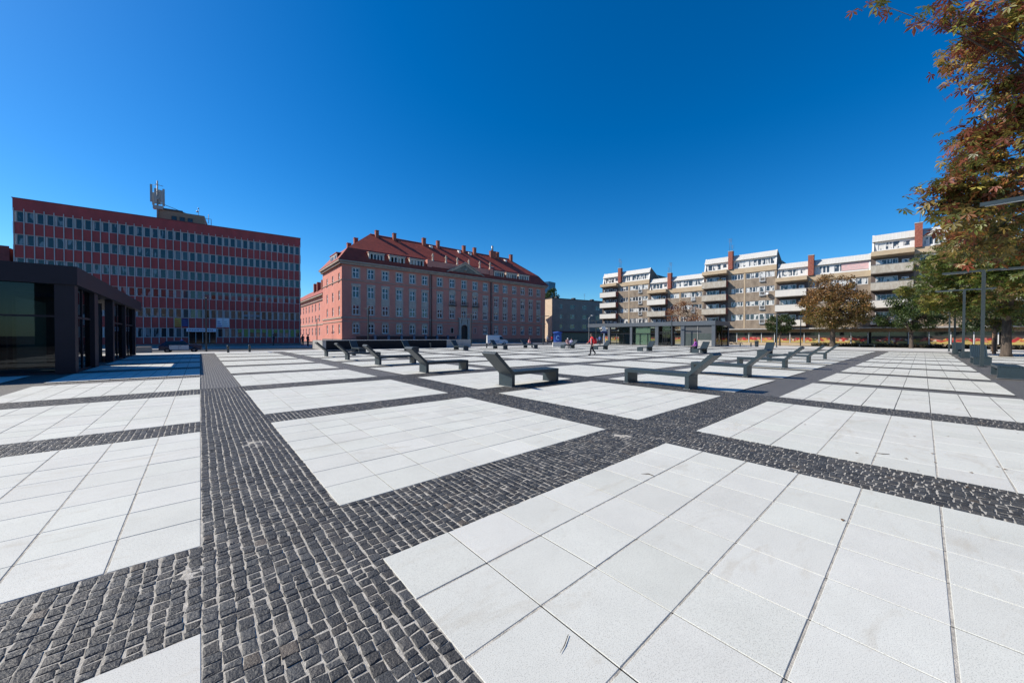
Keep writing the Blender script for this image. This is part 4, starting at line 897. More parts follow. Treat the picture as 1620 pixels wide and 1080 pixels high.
def tree(name, label, loc, trunk_h, trunk_r, blobs, n_leaf, size, palette, seed, palm=False, group=None, lean=(0, 0), clump=.9, n_clump=60, weights=None, low_pal=None, stakes=False, limb_r=.5, extra=()):
    """blobs: list of (cx,cy,cz,rx,ry,rz) crown ellipsoids relative to loc"""
    rs = np.random.default_rng(seed); t = thing(name, label, 'tree', loc, 0, group)
    vol = np.array([b_[3]*b_[4]*b_[5] for b_ in blobs]); vol = vol/vol.sum()
    cl = []
    for b_, vf in zip(blobs, vol):
        m_ = max(4, int(n_clump*vf))
        d = rs.normal(size=(m_, 3)); d /= np.linalg.norm(d, axis=1)[:, None]; r_ = rs.uniform(.35, 1.0, m_)**.45
        cl.append(np.array(b_[:3])+d*r_[:, None]*np.array(b_[3:6]))
    cl = np.concatenate(cl)
    # trunk and limbs
    b = MB(); fork = Vector((lean[0], lean[1], trunk_h))
    b.tube([(0, 0, -.05), (0, 0, .25), tuple(fork*.5), tuple(fork)], [trunk_r*1.45, trunk_r*1.08, trunk_r*.95, trunk_r*.85], 12)
    mesh_obj('trunk', b, bark_m, t)
    b = MB(); top = cl[:, 2].max(); cen = np.mean(cl, 0)
    nl = 6; mains = []
    order = rs.permutation(len(cl))
    for q in range(nl):
        tgt = cl[order[q]]; tgt = cen+(tgt-cen)*.6
        p0 = fork-Vector((0, 0, .15*trunk_h*rs.uniform(0, 1))); p3 = Vector(tgt); mid = p0.lerp(p3, .45)+Vector((rs.normal(0, .25), rs.normal(0, .25), .12*(p3-p0).length))
        pts = [p0, p0.lerp(mid, .5)+Vector((0, 0, .1)), mid, p3]; b.tube(pts, [trunk_r*limb_r, trunk_r*limb_r*.8, trunk_r*limb_r*.6, trunk_r*.15], 7); mains += [mid, p3, (mid+p3)/2]
    mains = np.array([tuple(m_) for m_ in mains])
    for c in cl:
        k = np.argmin(((mains-c)**2).sum(1)); a = Vector(mains[k]); e = Vector(c); m_ = a.lerp(e, .5)+Vector(rs.normal(0, .12, 3))+Vector((0, 0, .1*(e-a).length))
        b.tube([a, m_, e], [trunk_r*.17, trunk_r*.1, trunk_r*.035], 5)
    xP = []
    for (px_, depth, rad_, cnt) in extra:          # outlying twigs with a few leaves
        e = ray(*px_)*depth+Vector((0, 0, CAM_H))-Vector(loc)
        k = np.argmin(((cl-np.array(e))**2).sum(1)+40*(cl[:, 0] < e.x)); a = Vector(cl[k]); m_ = a.lerp(e, .55)+Vector((0, 0, .25))
        b.tube([a, m_, e], [.03, .016, .006], 5)
        xP.append(np.array(e)+rs.normal(size=(cnt, 3))*rad_*np.array([.55, .55, .4])); xP.append(np.array(m_)+(np.array(e)-np.array(m_))*rs.uniform(0, 1, (cnt//2, 1))+rs.normal(size=(cnt//2, 3))*.12)
    mesh_obj('limbs', b, bark_m, t)
    w_ = rs.uniform(.4, 1.6, len(cl)); w_ /= w_.sum(); idx = rs.choice(len(cl), n_leaf, p=w_)
    d = rs.normal(size=(n_leaf, 3)); d /= np.linalg.norm(d, axis=1)[:, None]; rr = rs.uniform(0, 1, n_leaf)**.5
    P = cl[idx]+d*rr[:, None]*clump*np.array([1, 1, .85])*(.7+.6*((idx*7919) % 100)/100)[:, None]
    if xP: xP = np.concatenate(xP); P = np.concatenate([P, xP]); idx = np.concatenate([idx, rs.integers(0, len(cl), len(xP))]); n_leaf = len(P)
    V_, F_, rep = leaf_quads(P, size, palm, rs=rs)
    pal = np.array(palette); pw = np.array(weights)/sum(weights) if weights else None
    base_k = rs.choice(len(pal), len(cl), p=pw)
    pick = np.where(rs.uniform(size=n_leaf) < .45, base_k[idx], rs.choice(len(pal), n_leaf, p=pw))
    col = pal[pick]*(1+rs.normal(0, .16, n_leaf))[:, None]
    if low_pal is not None:
        lp_ = np.array(low_pal); zc = (P[:, 2]-P[:, 2].min())/np.ptp(P[:, 2]); sw = rs.uniform(size=n_leaf) > (zc*1.5+.05)
        col[sw] = lp_[rs.choice(len(lp_), sw.sum())]*(1+rs.normal(0, .15, sw.sum()))[:, None]
    col = np.clip(np.repeat(col*(1.3 if palm else 1.0), rep*4, 0), .004, .6)
    np_obj('crown', V_, F_, leaf_m, t, col=col)
    if stakes:
        for sx in (-.35, .35):
            b = MB(); b.tube([(sx, .1, 0), (sx, .1, 2.1)], .04, 6); mesh_obj('stake', b, MATS.get('stake') or mat('stake', (.22, .13, .08), .8, .2, 5), t)
    return t
RED = [(.17, .045, .026), (.22, .075, .03), (.14, .045, .025), (.15, .14, .03), (.36, .24, .05), (.12, .13, .028), (.50, .42, .10), (.17, .05, .03)]
GRN = [(.075, .105, .02), (.10, .13, .028), (.06, .085, .02), (.16, .145, .03), (.22, .15, .035), (.12, .08, .03)]
BRN = [(.26, .135, .045), (.33, .17, .055), (.20, .115, .04), (.17, .135, .04), (.13, .08, .034)]
DGR = [(.035, .065, .018), (.05, .085, .022), (.03, .05, .016), (.065, .09, .024)]
GT = 'chestnut trees along the right side of the square'
NTREE = (10, 18.4)
def dl(depth, lat, z): return (depth*.657+lat*.754, depth*.754-lat*.657, z)
NT = dl(10, 18.6, 0)
def rel(d, l, z, r1, r2): p_ = dl(d, l, z); return (p_[0]-NT[0], p_[1]-NT[1], z, r1, r1, r2)
near = tree('chestnut_tree', 'near chestnut with red and brown autumn leaves filling the upper right corner', NT, 3.2, .32,
     [rel(10, 18.0, 5.2, 4.3, 1.6), rel(10, 18.9, 8.0, 4.2, 2.2), rel(10, 19.3, 11.2, 4.3, 2.2)], 24000, .195, RED, 11, True, GT, n_clump=150, clump=.85, weights=[3, 3, 3, 2.2, 1.2, 2, .5, 2], limb_r=.45,
     low_pal=[(.10, .10, .025), (.15, .12, .03), (.08, .085, .02), (.22, .15, .035), (.17, .07, .025)],
     extra=[((1385, 4), 9.6, .32, 16), ((1492, 12), 9.6, .5, 46), ((1500, 40), 9.7, .3, 14), ((1530, 22), 9.8, .5, 50), ((1503, 103), 9.8, .12, 5), ((1545, 68), 9.9, .5, 60), ((1500, 297), 10.5, .5, 70), ((1512, 322), 10.5, .6, 80), ((1480, 298), 10.5, .45, 60), ((1495, 330), 10.5, .4, 50), ((1585, 130), 10, .8, 130), ((1600, 175), 10, .8, 130), ((1545, 228), 10.4, .5, 80), ((1580, 215), 10.2, .7, 110), ((1550, 390), 10.5, .6, 80), ((1530, 345), 10, .6, 90), ((1560, 240), 10, .6, 70), ((1560, 290), 10, .6, 80)])
tree('chestnut_tree', 'chestnut with olive green crown and forked trunk standing behind the lamp posts at right', (48.9, -4.4, 0), 3.0, .27,
     [(0, .3, 6.2, 4.8, 5.4, 2.7), (-.5, 2.8, 5.8, 2.6, 3.0, 2.0), (.3, 0, 8.4, 3.8, 4.4, 2.2)], 17000, .24, GRN, 12, True, GT, n_clump=150, clump=.95, weights=[4, 3, 3, 2, 1, 1.2], limb_r=.62)
tree('chestnut_tree', 'rust brown chestnut standing in the middle before the lower apartment block', (77, 9.6, -.05), 2.6, .36,
     [(0, 0, 6.4, 4.5, 4.6, 3.5), (0, .2, 9.4, 2.9, 2.9, 2.2), (0, 0, 4.6, 3.9, 4.2, 1.6)], 22000, .24, BRN, 13, False, 'street trees before the apartment blocks', n_clump=240, clump=.75, weights=[3, 2.4, 3, 2, 1.5], low_pal=[(.16, .125, .03), (.12, .11, .03), (.19, .14, .03)])
tree('street_tree', 'dark green loose tree in front of the tall block right of the brown chestnut', (76.5, 1.1, -.05), 2.2, .22,
     [(0, 0, 4.5, 3.4, 3.6, 1.7), (0, .2, 6.2, 2.1, 2.2, 1.8)], 14000, .22, DGR+[(.09, .12, .028)], 14, False, 'street trees before the apartment blocks', n_clump=90, clump=.72)
tree('street_tree', 'small round dark green tree behind a lamp post', (77.5, 16.7, -.05), 1.9, .15, [(0, 0, 3.9, 2.0, 2.15, 1.6)], 9500, .18, DGR, 15, False, 'street trees before the apartment blocks', n_clump=110, clump=.5)
tree('street_tree', 'sparse tree with copper coloured leaves rising behind the glass kiosk', (77.2, 33.2, -.05), 2.4, .2, [(0, 0, 6.0, 3.4, 3.4, 3.2)], 3800, .22, [(.26, .11, .045), (.2, .08, .036), (.3, .15, .065)], 16, False, 'street trees before the apartment blocks', n_clump=75, clump=.8)
tree('street_tree', 'young staked tree between the green tree and the big forked trunk', (55.8, -4.4, -.01), 2.4, .07, [(0, 0, 3.6, 1.5, 1.5, 1.0)], 1800, .2, GRN, 17, False, GT, n_clump=22, clump=.5, stakes=True)
tree('street_tree', 'dark tree low behind the forked trunk at the right edge', (66.5, -5.2, -.01), 2.2, .2, [(0, 0, 4.3, 3.2, 3.2, 1.9)], 7000, .24, DGR, 18, False, GT, n_clump=60, clump=.8)
d_ = ray(871, 462); tree('poplar_tree', 'green tree rising behind the brown building beside the glass tower', (d_.x*135, d_.y*135, 0), 6, .5, [(0, 0, 14, 3.6, 3.6, 5.2), (2, -1.8, 12, 3.4, 3.4, 4.2)], 9000, .45, DGR+[(.09, .13, .03)], 19, False, n_clump=90, clump=1.0)
# hedge before the shops
V_, F_, T_ = [], [], []
rs = np.random.default_rng(5); n = 9000; P = np.stack([rs.uniform(78.2, 79.3, n), rs.uniform(-14, 12.5, n), rs.uniform(.0, .62, n)*(.7+.3*np.sin(rs.uniform(0, 6, n)))], 1)
V_, F_, rp = leaf_quads(P, .22, rs=rs); pal = np.array([(.03, .035, .02), (.045, .05, .025), (.07, .05, .035), (.025, .028, .018)]); c = np.repeat(pal[rs.choice(4, n)], 4, 0)
o = np_obj('hedge', V_, F_, leaf_m, col=c); tag(o, 'low dark hedge running along the shop fronts of the apartment blocks', 'hedge')
o['kind'] = 'stuff'
b = MB(); b.box(77.9, 79.6, -14.2, 12.7, -.1, .06); struct(mesh_obj('planting_bed', b, mat('soil', (.06, .045, .035), .95, .3, 5)))

# ------------------------------------------------------------------ people
SKIN = mat('skin', (.50, .31, .23), .55, .05); HAIRS = {'brown': mat('hair brown', (.05, .028, .018), .6), 'red': mat('hair auburn', (.16, .035, .03), .6), 'grey': mat('hair grey', (.45, .43, .42), .6), 'dark': mat('hair dark', (.015, .012, .01), .6)}
def cloth(name, c, c2=None): return MATS.get(name) or mat(name, c, .85, .1, 8, .1, 60, col2=c2)
POSES = {
 'walk': dict(pel=(0, 0, .93), che=(.03, 0, 1.28), nck=(.05, 0, 1.47), hed=(.09, 0, 1.62), top=(.10, 0, 1.72),
   sh=[(.03, .19, 1.42), (.03, -.19, 1.42)], el=[(-.10, .24, 1.16), (.12, -.23, 1.16)], wr=[(-.02, .24, .93), (.30, -.19, 1.02)],
   hip=[(0, .09, .90), (0, -.09, .90)], kn=[(.16, .09, .51), (-.05, -.09, .50)], an=[(.19, .09, .08), (-.30, -.09, .16)], to=[(.37, .10, .05), (-.16, -.10, .05)]),
 'stand': dict(pel=(0, 0, .93), che=(.01, 0, 1.28), nck=(.02, 0, 1.47), hed=(.05, 0, 1.62), top=(.05, 0, 1.72),
   sh=[(0, .19, 1.42), (0, -.19, 1.42)], el=[(-.03, .25, 1.15), (-.02, -.25, 1.15)], wr=[(.06, .24, .91), (.07, -.24, .91)],
   hip=[(0, .09, .90), (0, -.09, .90)], kn=[(.03, .10, .5), (.02, -.10, .5)], an=[(0, .10, .08), (-.02, -.10, .08)], to=[(.18, .12, .04), (.16, -.12, .04)]),
 'sit': dict(pel=(0, 0, .55), che=(.06, 0, .88), nck=(.10, 0, 1.06), hed=(.15, 0, 1.2), top=(.16, 0, 1.30),
   sh=[(.07, .18, 1.02), (.07, -.18, 1.02)], el=[(.14, .24, .78), (.14, -.24, .78)], wr=[(.34, .12, .66), (.34, -.12, .66)],
   hip=[(.02, .09, .54), (.02, -.09, .54)], kn=[(.44, .10, .54), (.44, -.10, .54)], an=[(.46, .10, .09), (.42, -.10, .09)], to=[(.63, .11, .04), (.59, -.11, .04)]),
 'recline': dict(pel=(0, 0, .56), che=(-.2, 0, .84), nck=(-.32, 0, 1.02), hed=(-.36, 0, 1.17), top=(-.37, 0, 1.28),
   sh=[(-.28, .18, .98), (-.28, -.18, .98)], el=[(-.1, .25, .78), (-.1, -.25, .78)], wr=[(.12, .14, .68), (.12, -.14, .68)],
   hip=[(.04, .09, .55), (.04, -.09, .55)], kn=[(.42, .10, .78), (.42, -.10, .72)], an=[(.70, .10, .52), (.76, -.10, .52)], to=[(.86, .12, .55), (.92, -.12, .55)])}
def person(label, loc, rz, pose, top, legs, shoes, hair, scale=1., group=None, long_hair=False):
    P = POSES[pose]; vs, es, rad, seg = [], [], [], []
    def v(p, r_): vs.append(p); rad.append(r_); return len(vs)-1
    def e(a, b_, s_): es.append((a, b_)); seg.append(s_)
    L = lambda a, b_, t_: tuple(a[i]+(b_[i]-a[i])*t_ for i in range(3))
    pel = v(P['pel'], .135); wai = v(L(P['pel'], P['che'], .5), .125); che = v(P['che'], .145); nb = v(L(P['che'], P['nck'], .75), .10); nck = v(P['nck'], .055); hed = v(P['hed'], .09); top_ = v(P['top'], .07)
    jaw = v((P['hed'][0]+.045, P['hed'][1], P['hed'][2]-.05), .055); nose = v((P['hed'][0]+.11, P['hed'][1], P['hed'][2]+.0), .014)
    e(pel, wai, 'top'); e(wai, che, 'top'); e(che, nb, 'top'); e(nb, nck, 'skin'); e(nck, hed, 'skin'); e(hed, top_, 'skin'); e(hed, jaw, 'skin'); e(hed, nose, 'skin')
    for i in (0, 1):
        s_ = v(P['sh'][i], .07); el = v(P['el'][i], .05); wr = v(P['wr'][i], .034); e(nb, s_, 'top'); e(s_, el, 'top'); e(el, wr, 'top')
        d = (Vector(P['wr'][i])-Vector(P['el'][i])).normalized(); W_ = Vector(P['wr'][i]); pl_ = W_+d*.07; sd_ = d.cross(Vector((0, 0, 1)) if abs(d.z) < .9 else Vector((1, 0, 0))).normalized()
        pm_ = v(tuple(pl_), .036); e(wr, pm_, 'skin')
        for k, ln in enumerate((.075, .09, .085, .065)):
            off = sd_*(.027*(1.5-k)); a = v(tuple(pl_+off+d*.035), .0095); c = v(tuple(pl_+off*1.05+d*(.035+ln*.55)+Vector((.008, 0, -.006))), .0085); g = v(tuple(pl_+off*1.02+d*(.03+ln)+Vector((.018, 0, -.016))), .007); e(pm_, a, 'skin'); e(a, c, 'skin'); e(c, g, 'skin')
        a = v(tuple(pl_+sd_*.045-d*.01), .011); c = v(tuple(pl_+sd_*.065+d*.035), .009); e(pm_, a, 'skin'); e(a, c, 'skin')
        h_ = v(P['hip'][i], .115); k_ = v(P['kn'][i], .078); ca = v(L(P['kn'][i], P['an'][i], .35), .075); an = v(P['an'][i], .055); to = v(P['to'][i], .036)
        e(pel, h_, 'leg'); e(h_, k_, 'leg'); e(k_, ca, 'leg'); e(ca, an, 'leg'); e(an, to, 'shoe')
    me = bpy.data.meshes.new('body'); me.from_pydata(vs, es, []); o = bpy.data.objects.new('tmp', me); COL.objects.link(o)
    sk = o.modifiers.new('skin', 'SKIN'); sk.use_smooth_shade = True
    for i, d in enumerate(me.skin_vertices[0].data): d.radius = (rad[i], rad[i]*(1.28 if i in (1, 2, 0) else 1)); d.use_root = i == 0
    sb = o.modifiers.new('sub', 'SUBSURF'); sb.levels = sb.render_levels = 1
    dg = bpy.context.evaluated_depsgraph_get(); dg.update(); m2 = bpy.data.meshes.new_from_object(o.evaluated_get(dg)); bpy.data.objects.remove(o)
    m2.name = 'person'
    for m in (top, legs, shoes, SKIN): m2.materials.append(m)
    A = np.array([vs[a] for a, _ in es]); B = np.array([vs[b_] for _, b_ in es]); AB = B-A; sl_ = {'top': 0, 'leg': 1, 'shoe': 2, 'skin': 3}; rr = np.array([(rad[a]+rad[b_])/2 for a, b_ in es])
    mi = []
    for p in m2.polygons:
        c = np.array(p.center); tt = np.clip(((c-A)*AB).sum(1)/(AB**2).sum(1), 0, 1); dd = np.linalg.norm(A+AB*tt[:, None]-c, axis=1)-rr; mi.append(sl_[seg[int(np.argmin(dd))]])
    m2.polygons.foreach_set('material_index', mi); m2.polygons.foreach_set('use_smooth', [True]*len(mi))
    ob = bpy.data.objects.new('person', m2); COL.objects.link(ob); tag(ob, label, 'person', group); ob.location = loc; ob.rotation_euler = (0, 0, rz); ob.scale = (scale,)*3
    H_ = P['hed']; b = MB(); b.ball((H_[0]-.018, H_[1], H_[2]+.045), .115, 12, sc=(1, .95, .98))
    if long_hair: b.ball((H_[0]-.055, H_[1], H_[2]-.06), .10, 10, sc=(.7, 1, 1.3))
    mesh_obj('hair', b, HAIRS[hair], ob)
    for s_ in (-1, 1):
        b = MB(); b.ball((H_[0]+.088, H_[1]+s_*.033, H_[2]+.022), .012, 8); mesh_obj('eye', b, HAIRS['dark'], ob)
        b = MB(); b.ball((H_[0]+.005, H_[1]+s_*.094, H_[2]-.005), .022, 8, sc=(.8, .5, 1.3)); mesh_obj('ear', b, SKIN, ob)
    b = MB(); b.box(H_[0]+.083, H_[0]+.096, H_[1]-.02, H_[1]+.02, H_[2]-.045, H_[2]-.037); mesh_obj('mouth', b, cloth('lips', (.3, .1, .09)), ob)
    return ob
red_c = cloth('red jacket', (.55, .02, .03)); navy = cloth('navy trousers', (.02, .022, .03)); blk = cloth('black shoes', (.012, .012, .012)); jean = cloth('pale jeans', (.22, .30, .42)); pinkc = cloth('pink top', (.6, .25, .25)); purp = cloth('purple jacket', (.36, .09, .40)); lil = cloth('lilac top', (.36, .34, .48)); drk = cloth('dark coat', (.03, .03, .04)); whit = cloth('white top', (.6, .58, .56)); gry = cloth('grey trousers', (.1, .1, .11))
WD = math.atan2(-.657, .754)   # world heading of screen right
wk = person('person walking left in a red and white jacket and dark trousers', (23.82, 17.49, .001), WD+math.pi+.12, 'walk', red_c, navy, blk, 'brown')
b = MB(); b.box(-.115, -.1, .155, .165, 0, 0)
bp = MB()
for s_ in (0, 1):
    pass
b = MB(); b.prism([(-.03, 1.0), (.06, 1.0), (.09, 1.4), (.0, 1.4)], -.232, -.222, 'y'); b.prism([(.1, .98), (.16, .98), (.17, 1.38), (.12, 1.38)], .08, .14, 'y'); mesh_obj('jacket_stripe', b, whit, wk)
t = thing('backpack', 'red and white backpack on the back of the walking person', 'backpack', (23.82, 17.49, .001), WD+math.pi+.12)
b = MB(); b.ball((-.24, 0, 1.18), .2, 12, sc=(.7, .95, 1.3)); mesh_obj('bag', b, red_c, t)
b = MB(); b.ball((-.33, .05, 1.25), .13, 10, sc=(.6, .9, 1.2)); mesh_obj('pocket', b, whit, t)
for s_ in (-.11, .11): b = MB(); b.tube([(-.12, s_, 1.38), (.02, s_, 1.47), (.14, s_, 1.36), (.12, s_, 1.15), (-.12, s_, 1.0)], .018, 6); mesh_obj('strap', b, cloth('strap', (.1, .02, .02)), t)
person('person in a pink top sitting on the far row bench right of the white van', (32.45, 33.9, 0.02), R(-60), 'sit', pinkc, gry, blk, 'brown')
person('person with pale hair and red white top sitting on the bench before the blue kiosk', (35.25, 29.75, 0.0), R(-110), 'sit', cloth('red white top', (.5, .1, .09), (.6, .5, .48)), gry, blk, 'grey')
person('person in lilac top and pale jeans leaning back on the bench before the brown building', (35.95, 29.9, 0.0), R(180), 'recline', lil, jean, blk, 'dark')
person('person with auburn hair in a purple jacket sitting on a bench end', (35.1, 13.95, 0.0), R(100), 'sit', purp, navy, blk, 'red', 1, None, True)
for px_, py_, rz, tp, lg, hr, lab in ((487, 547.5, .4, drk, navy, 'dark', 'person in a dark coat near the pink side wall, by the first bench'), (479, 546, 2.0, drk, navy, 'brown', 'person in dark clothes at the corner of the red office building'),
     (866, 544.5, 1.2, whit, gry, 'grey', 'person in a white top left of the blue poster kiosk'), (873, 544.5, 2.6, red_c, navy, 'dark', 'person in a red top right beside the blue poster kiosk'),
     (433, 546.5, 3.0, drk, navy, 'dark', 'dark figure standing before the red office wall, right of the entrance'), (949, 545.5, .3, cloth('blue top', (.1, .15, .35)), navy, 'brown', 'person in a blue top near the white sign')):
    p = at(px_, py_); person(lab, (p.x, p.y, -.02), rz, 'stand', tp, lg, blk, hr, 1.0)

# ------------------------------------------------------------------ vehicles
def wheel(par, x, y, r_, wd=.2):
    b = MB(); n = 18; b.lathe([(r_*.62, -wd/2), (r_*.95, -wd/2), (r_, -wd/4), (r_, wd/4), (r_*.95, wd/2), (r_*.62, wd/2)], n=n); ty = mesh_obj('wheel', b, MATS.get('tyre') or mat('tyre', (.015, .015, .016), .8), par)
    b = MB(); b.lathe([(.001, wd*.3), (r_*.25, wd*.36), (r_*.6, wd*.3), (r_*.63, wd*.1)], n=n); b.lathe([(.001, -wd*.3), (r_*.25, -wd*.36), (r_*.6, -wd*.3), (r_*.63, -wd*.1)], n=n); mesh_obj('rim', b, MATS.get('rim') or mat('rim', (.35, .36, .37), .35, metal=.7), ty)
    ty.location = (x, y, r_); ty.rotation_euler = (R(90), 0, 0)
carglass = mat('car glass', (.015, .018, .022), .05, spec=.7)
def car_body(prof, hw, tuck=.16, belt=.9):
    """side profile polyline (x,z) extruded, narrowed above the belt line"""
    b = MB(); n = len(prof); vs = []
    for s_ in (-1, 1):
        for x, z in prof: vs.append((x, s_*(hw if z <= belt else hw-tuck*(z-belt)/.55), z))
    fs = [tuple(range(n)), tuple(range(2*n-1, n-1, -1))]+[(i, n+i, n+(i+1) % n, (i+1) % n) for i in range(n)]
    b.add(vs, fs); return b
# silver and navy patrol car
p = at(252, 556.5); q = at(313, 556.5); mid = (p+q)/2
ck = 4.1/4.3
t = thing('patrol_car', 'silver and dark blue estate car parked in the shade before the red office building', 'car', (-1.35, 46.6, -.13), R(176)); t.scale = (.7, .72, .78)
b = car_body([(-2.1, .35), (-2.15, .7), (-2.05, .92), (-1.35, 1.0), (-.85, 1.0), (-.35, 1.42), (.8, 1.45), (1.45, 1.38), (1.95, .98), (2.12, .85), (2.12, .35)], .84)
mesh_obj('body', b, mat('navy paint', (.012, .018, .06), .25, .02, spec=.7), t)
for s_ in (-1, 1):
    for x0, x1 in ((-.85, .15), (.17, 1.1)): b = MB(); b.box(x0, x1, *(sorted((s_*.845, s_*.856))), .38, .92); d_ = mesh_obj('door', b, MATS.get('silver paint') or mat('silver paint', (.66, .68, .70), .35, .03, spec=.6), t); b = MB(); b.box(x1-.22, x1-.06, *(sorted((s_*.858, s_*.875))), .78, .82); mesh_obj('handle', b, MATS['tyre'] if 'tyre' in MATS else carglass, d_)
    b = MB(); b.add([(-.72, s_*.845, .98), (.1, s_*.845, .98), (.1, s_*.715, 1.38), (-.32, s_*.715, 1.36)], [(0, 1, 2, 3)]); mesh_obj('side_window', b, carglass, t)
    b = MB(); b.add([(.17, s_*.845, .98), (1.5, s_*.845, .98), (1.3, s_*.715, 1.36), (.17, s_*.715, 1.38)], [(0, 1, 2, 3)]); mesh_obj('side_window', b, carglass, t)
    b = MB(); b.ball((-2.03, s_*.6, .75), .14, 8, sc=(.5, 1.2, .7)); mesh_obj('headlight', b, panel_light, t)
    b = MB(); b.box(2.1, 2.135, *(sorted((s_*.5, s_*.78))), .68, .84); mesh_obj('tail_light', b, cloth('lamp red', (.4, .02, .02)), t)
    for x in (-1.35, 1.3): wheel(t, x, s_*.76, .31)
b = MB(); b.add([(-.845, -.78, 1.012), (-.845, .78, 1.012), (-.375, .67, 1.415), (-.375, -.67, 1.415)], [(0, 1, 2, 3)]); mesh_obj('windscreen', b, carglass, t)
b = MB(); b.box(-.15, .05, -.5, .5, 1.46, 1.56); mesh_obj('light_bar', b, cloth('blue lens', (.03, .08, .45)), t)
# white van
p = at(786, 544)
t = thing('white_van', 'white delivery van parked in front of the pink building', 'van', (p.x, p.y, -.14), R(-28)); t.scale = (.8, .8, .8)
vp = mat('van white', (.62, .64, .66), .35, .03, spec=.6)
b = car_body([(-2.5, .4), (-2.5, 2.25), (-2.4, 2.35), (.75, 2.35), (1.05, 2.2), (1.65, 1.35), (2.45, 1.1), (2.6, .85), (2.6, .4)], .97, .12, 1.1); mesh_obj('body', b, vp, t)
for s_ in (-1, 1):
    b = MB(); b.add([(.55, s_*.972, 1.32), (1.5, s_*.965, 1.32), (1.12, s_*.80, 2.02), (.55, s_*.80, 2.06)], [(0, 1, 2, 3)]); mesh_obj('side_window', b, carglass, t)
    b = MB(); b.ball((2.5, s_*.7, .95), .16, 8, sc=(.6, 1, .8)); mesh_obj('headlight', b, panel_light, t)
    b = MB(); b.box(-2.4, .4, *(sorted((s_*.973, s_*.985))), .75, .9); mesh_obj('trim_strip', b, cloth('van stripe', (.06, .12, .3)), t)
    b = MB(); b.box(1.35, 1.5, *(sorted((s_*1.0, s_*1.16))), 1.35, 1.6); mesh_obj('mirror', b, MATS['tyre'], t)
    for x in (-1.5, 1.75): wheel(t, x, s_*.88, .35, .22)
b = MB(); b.add([(1.075, -.8, 2.17), (1.075, .8, 2.17), (1.66, .93, 1.36), (1.66, -.93, 1.36)], [(0, 1, 2, 3)]); mesh_obj('windscreen', b, carglass, t)
b = MB(); b.box(2.595, 2.63, -.9, .9, .4, .66); mesh_obj('bumper', b, MATS['tyre'], t)

# ------------------------------------------------------------------ small furniture
p = at(955.5, 544.8); t = thing('parking_sign', 'white and blue sign on a white post at the left end of the glass kiosk', 'sign', (p.x, p.y, -.05), WD)
b = MB(); b.box(-.14, .14, -.06, .06, 0, 2.2); mesh_obj('post', b, white_m, t)
b = MB(); b.box(-.62, .62, -.12, .1, 2.25, 2.62); mesh_obj('blue_panel', b, cloth('sign blue', (.02, .06, .36)), t)
b = MB(); b.prism([(-.5, 2.63), (.5, 2.63), (.42, 3.0), (.2, 3.1), (.34, 3.3), (.1, 3.6), (-.42, 3.5), (-.5, 3.1), (-.2, 3.0)], -.1, .08, 'y'); mesh_obj('white_panel', b, white_m, t)
p = at(882, 545.5); t = thing('poster_kiosk', 'blue poster column with a pale round emblem before the brown building', 'advertising column', (p.x, p.y, -.05), WD)
b = MB(); b.lathe([(.72, 0), (.72, 2.15), (.85, 2.18), (.85, 2.35), (.001, 2.5)], n=20); mesh_obj('column', b, cloth('kiosk blue', (.015, .07, .32)), t)
b = MB(); n = 16
for k in range(n-4):
    a0, a1 = R(40+k*360/n), R(40+(k+1)*360/n); b.prism([(.34*math.cos(a0), 1.35+.42*math.sin(a0)), (.34*math.cos(a1), 1.35+.42*math.sin(a1)), (.2*math.cos(a1), 1.35+.26*math.sin(a1)), (.2*math.cos(a0), 1.35+.26*math.sin(a0))], -.76, -.62, 'y')
mesh_obj('emblem', b, cloth('emblem', (.25, .45, .75)), t)
p = at(885, 548.5); o = MB(); o.box(-1.0, .9, -.4, .4, 0, .62); o.box(-.95, .85, -.35, .35, .622, .68); o = tag(mesh_obj('concrete_planter', o, mat('pale concrete', (.5, .48, .45), .8, .1, 3)), 'pale concrete block behind the bench with two people', 'planter'); o.location = (p.x, p.y, 0); o.rotation_euler = (0, 0, WD)
p = at(228, 556.5); o = MB(); o.box(-.5, .5, -.35, .35, 0, .5); o.box(-.46, .46, -.3, .3, .502, .58); o = tag(mesh_obj('concrete_planter', o, mat('warm concrete', (.5, .42, .34), .8, .1, 3)), 'small pale block just right of the last pavilion post', 'planter'); o.location = (p.x, p.y, -.1)
p = at(1197, 548.5); b = MB(); b.lathe([(.22, 0), (.25, .1), (.27, .85), (.3, .88), (.3, .95), (.22, .96), (.22, .8), (.001, .8)], n=14); o = tag(mesh_obj('litter_bin', b, lamp_m), 'dark litter bin right of the glass kiosk in front of the shops', 'bin'); o.location = (p.x, p.y, 0)
p = at(1378, 549); t = thing('park_bench', 'small dark park bench before the hedge right of the brown tree', 'bench', (76.4, 5.6, 0), R(90))
b = MB(); [b.box(-1, 1, -.22+k*.11, -.13+k*.11, .43, .47) for k in range(4)]; mesh_obj('seat', b, lamp_m, t)
for x in (-.8, .8): b = MB(); b.box(x-.04, x+.04, -.2, .2, 0, .428); mesh_obj('leg', b, lamp_m, t)
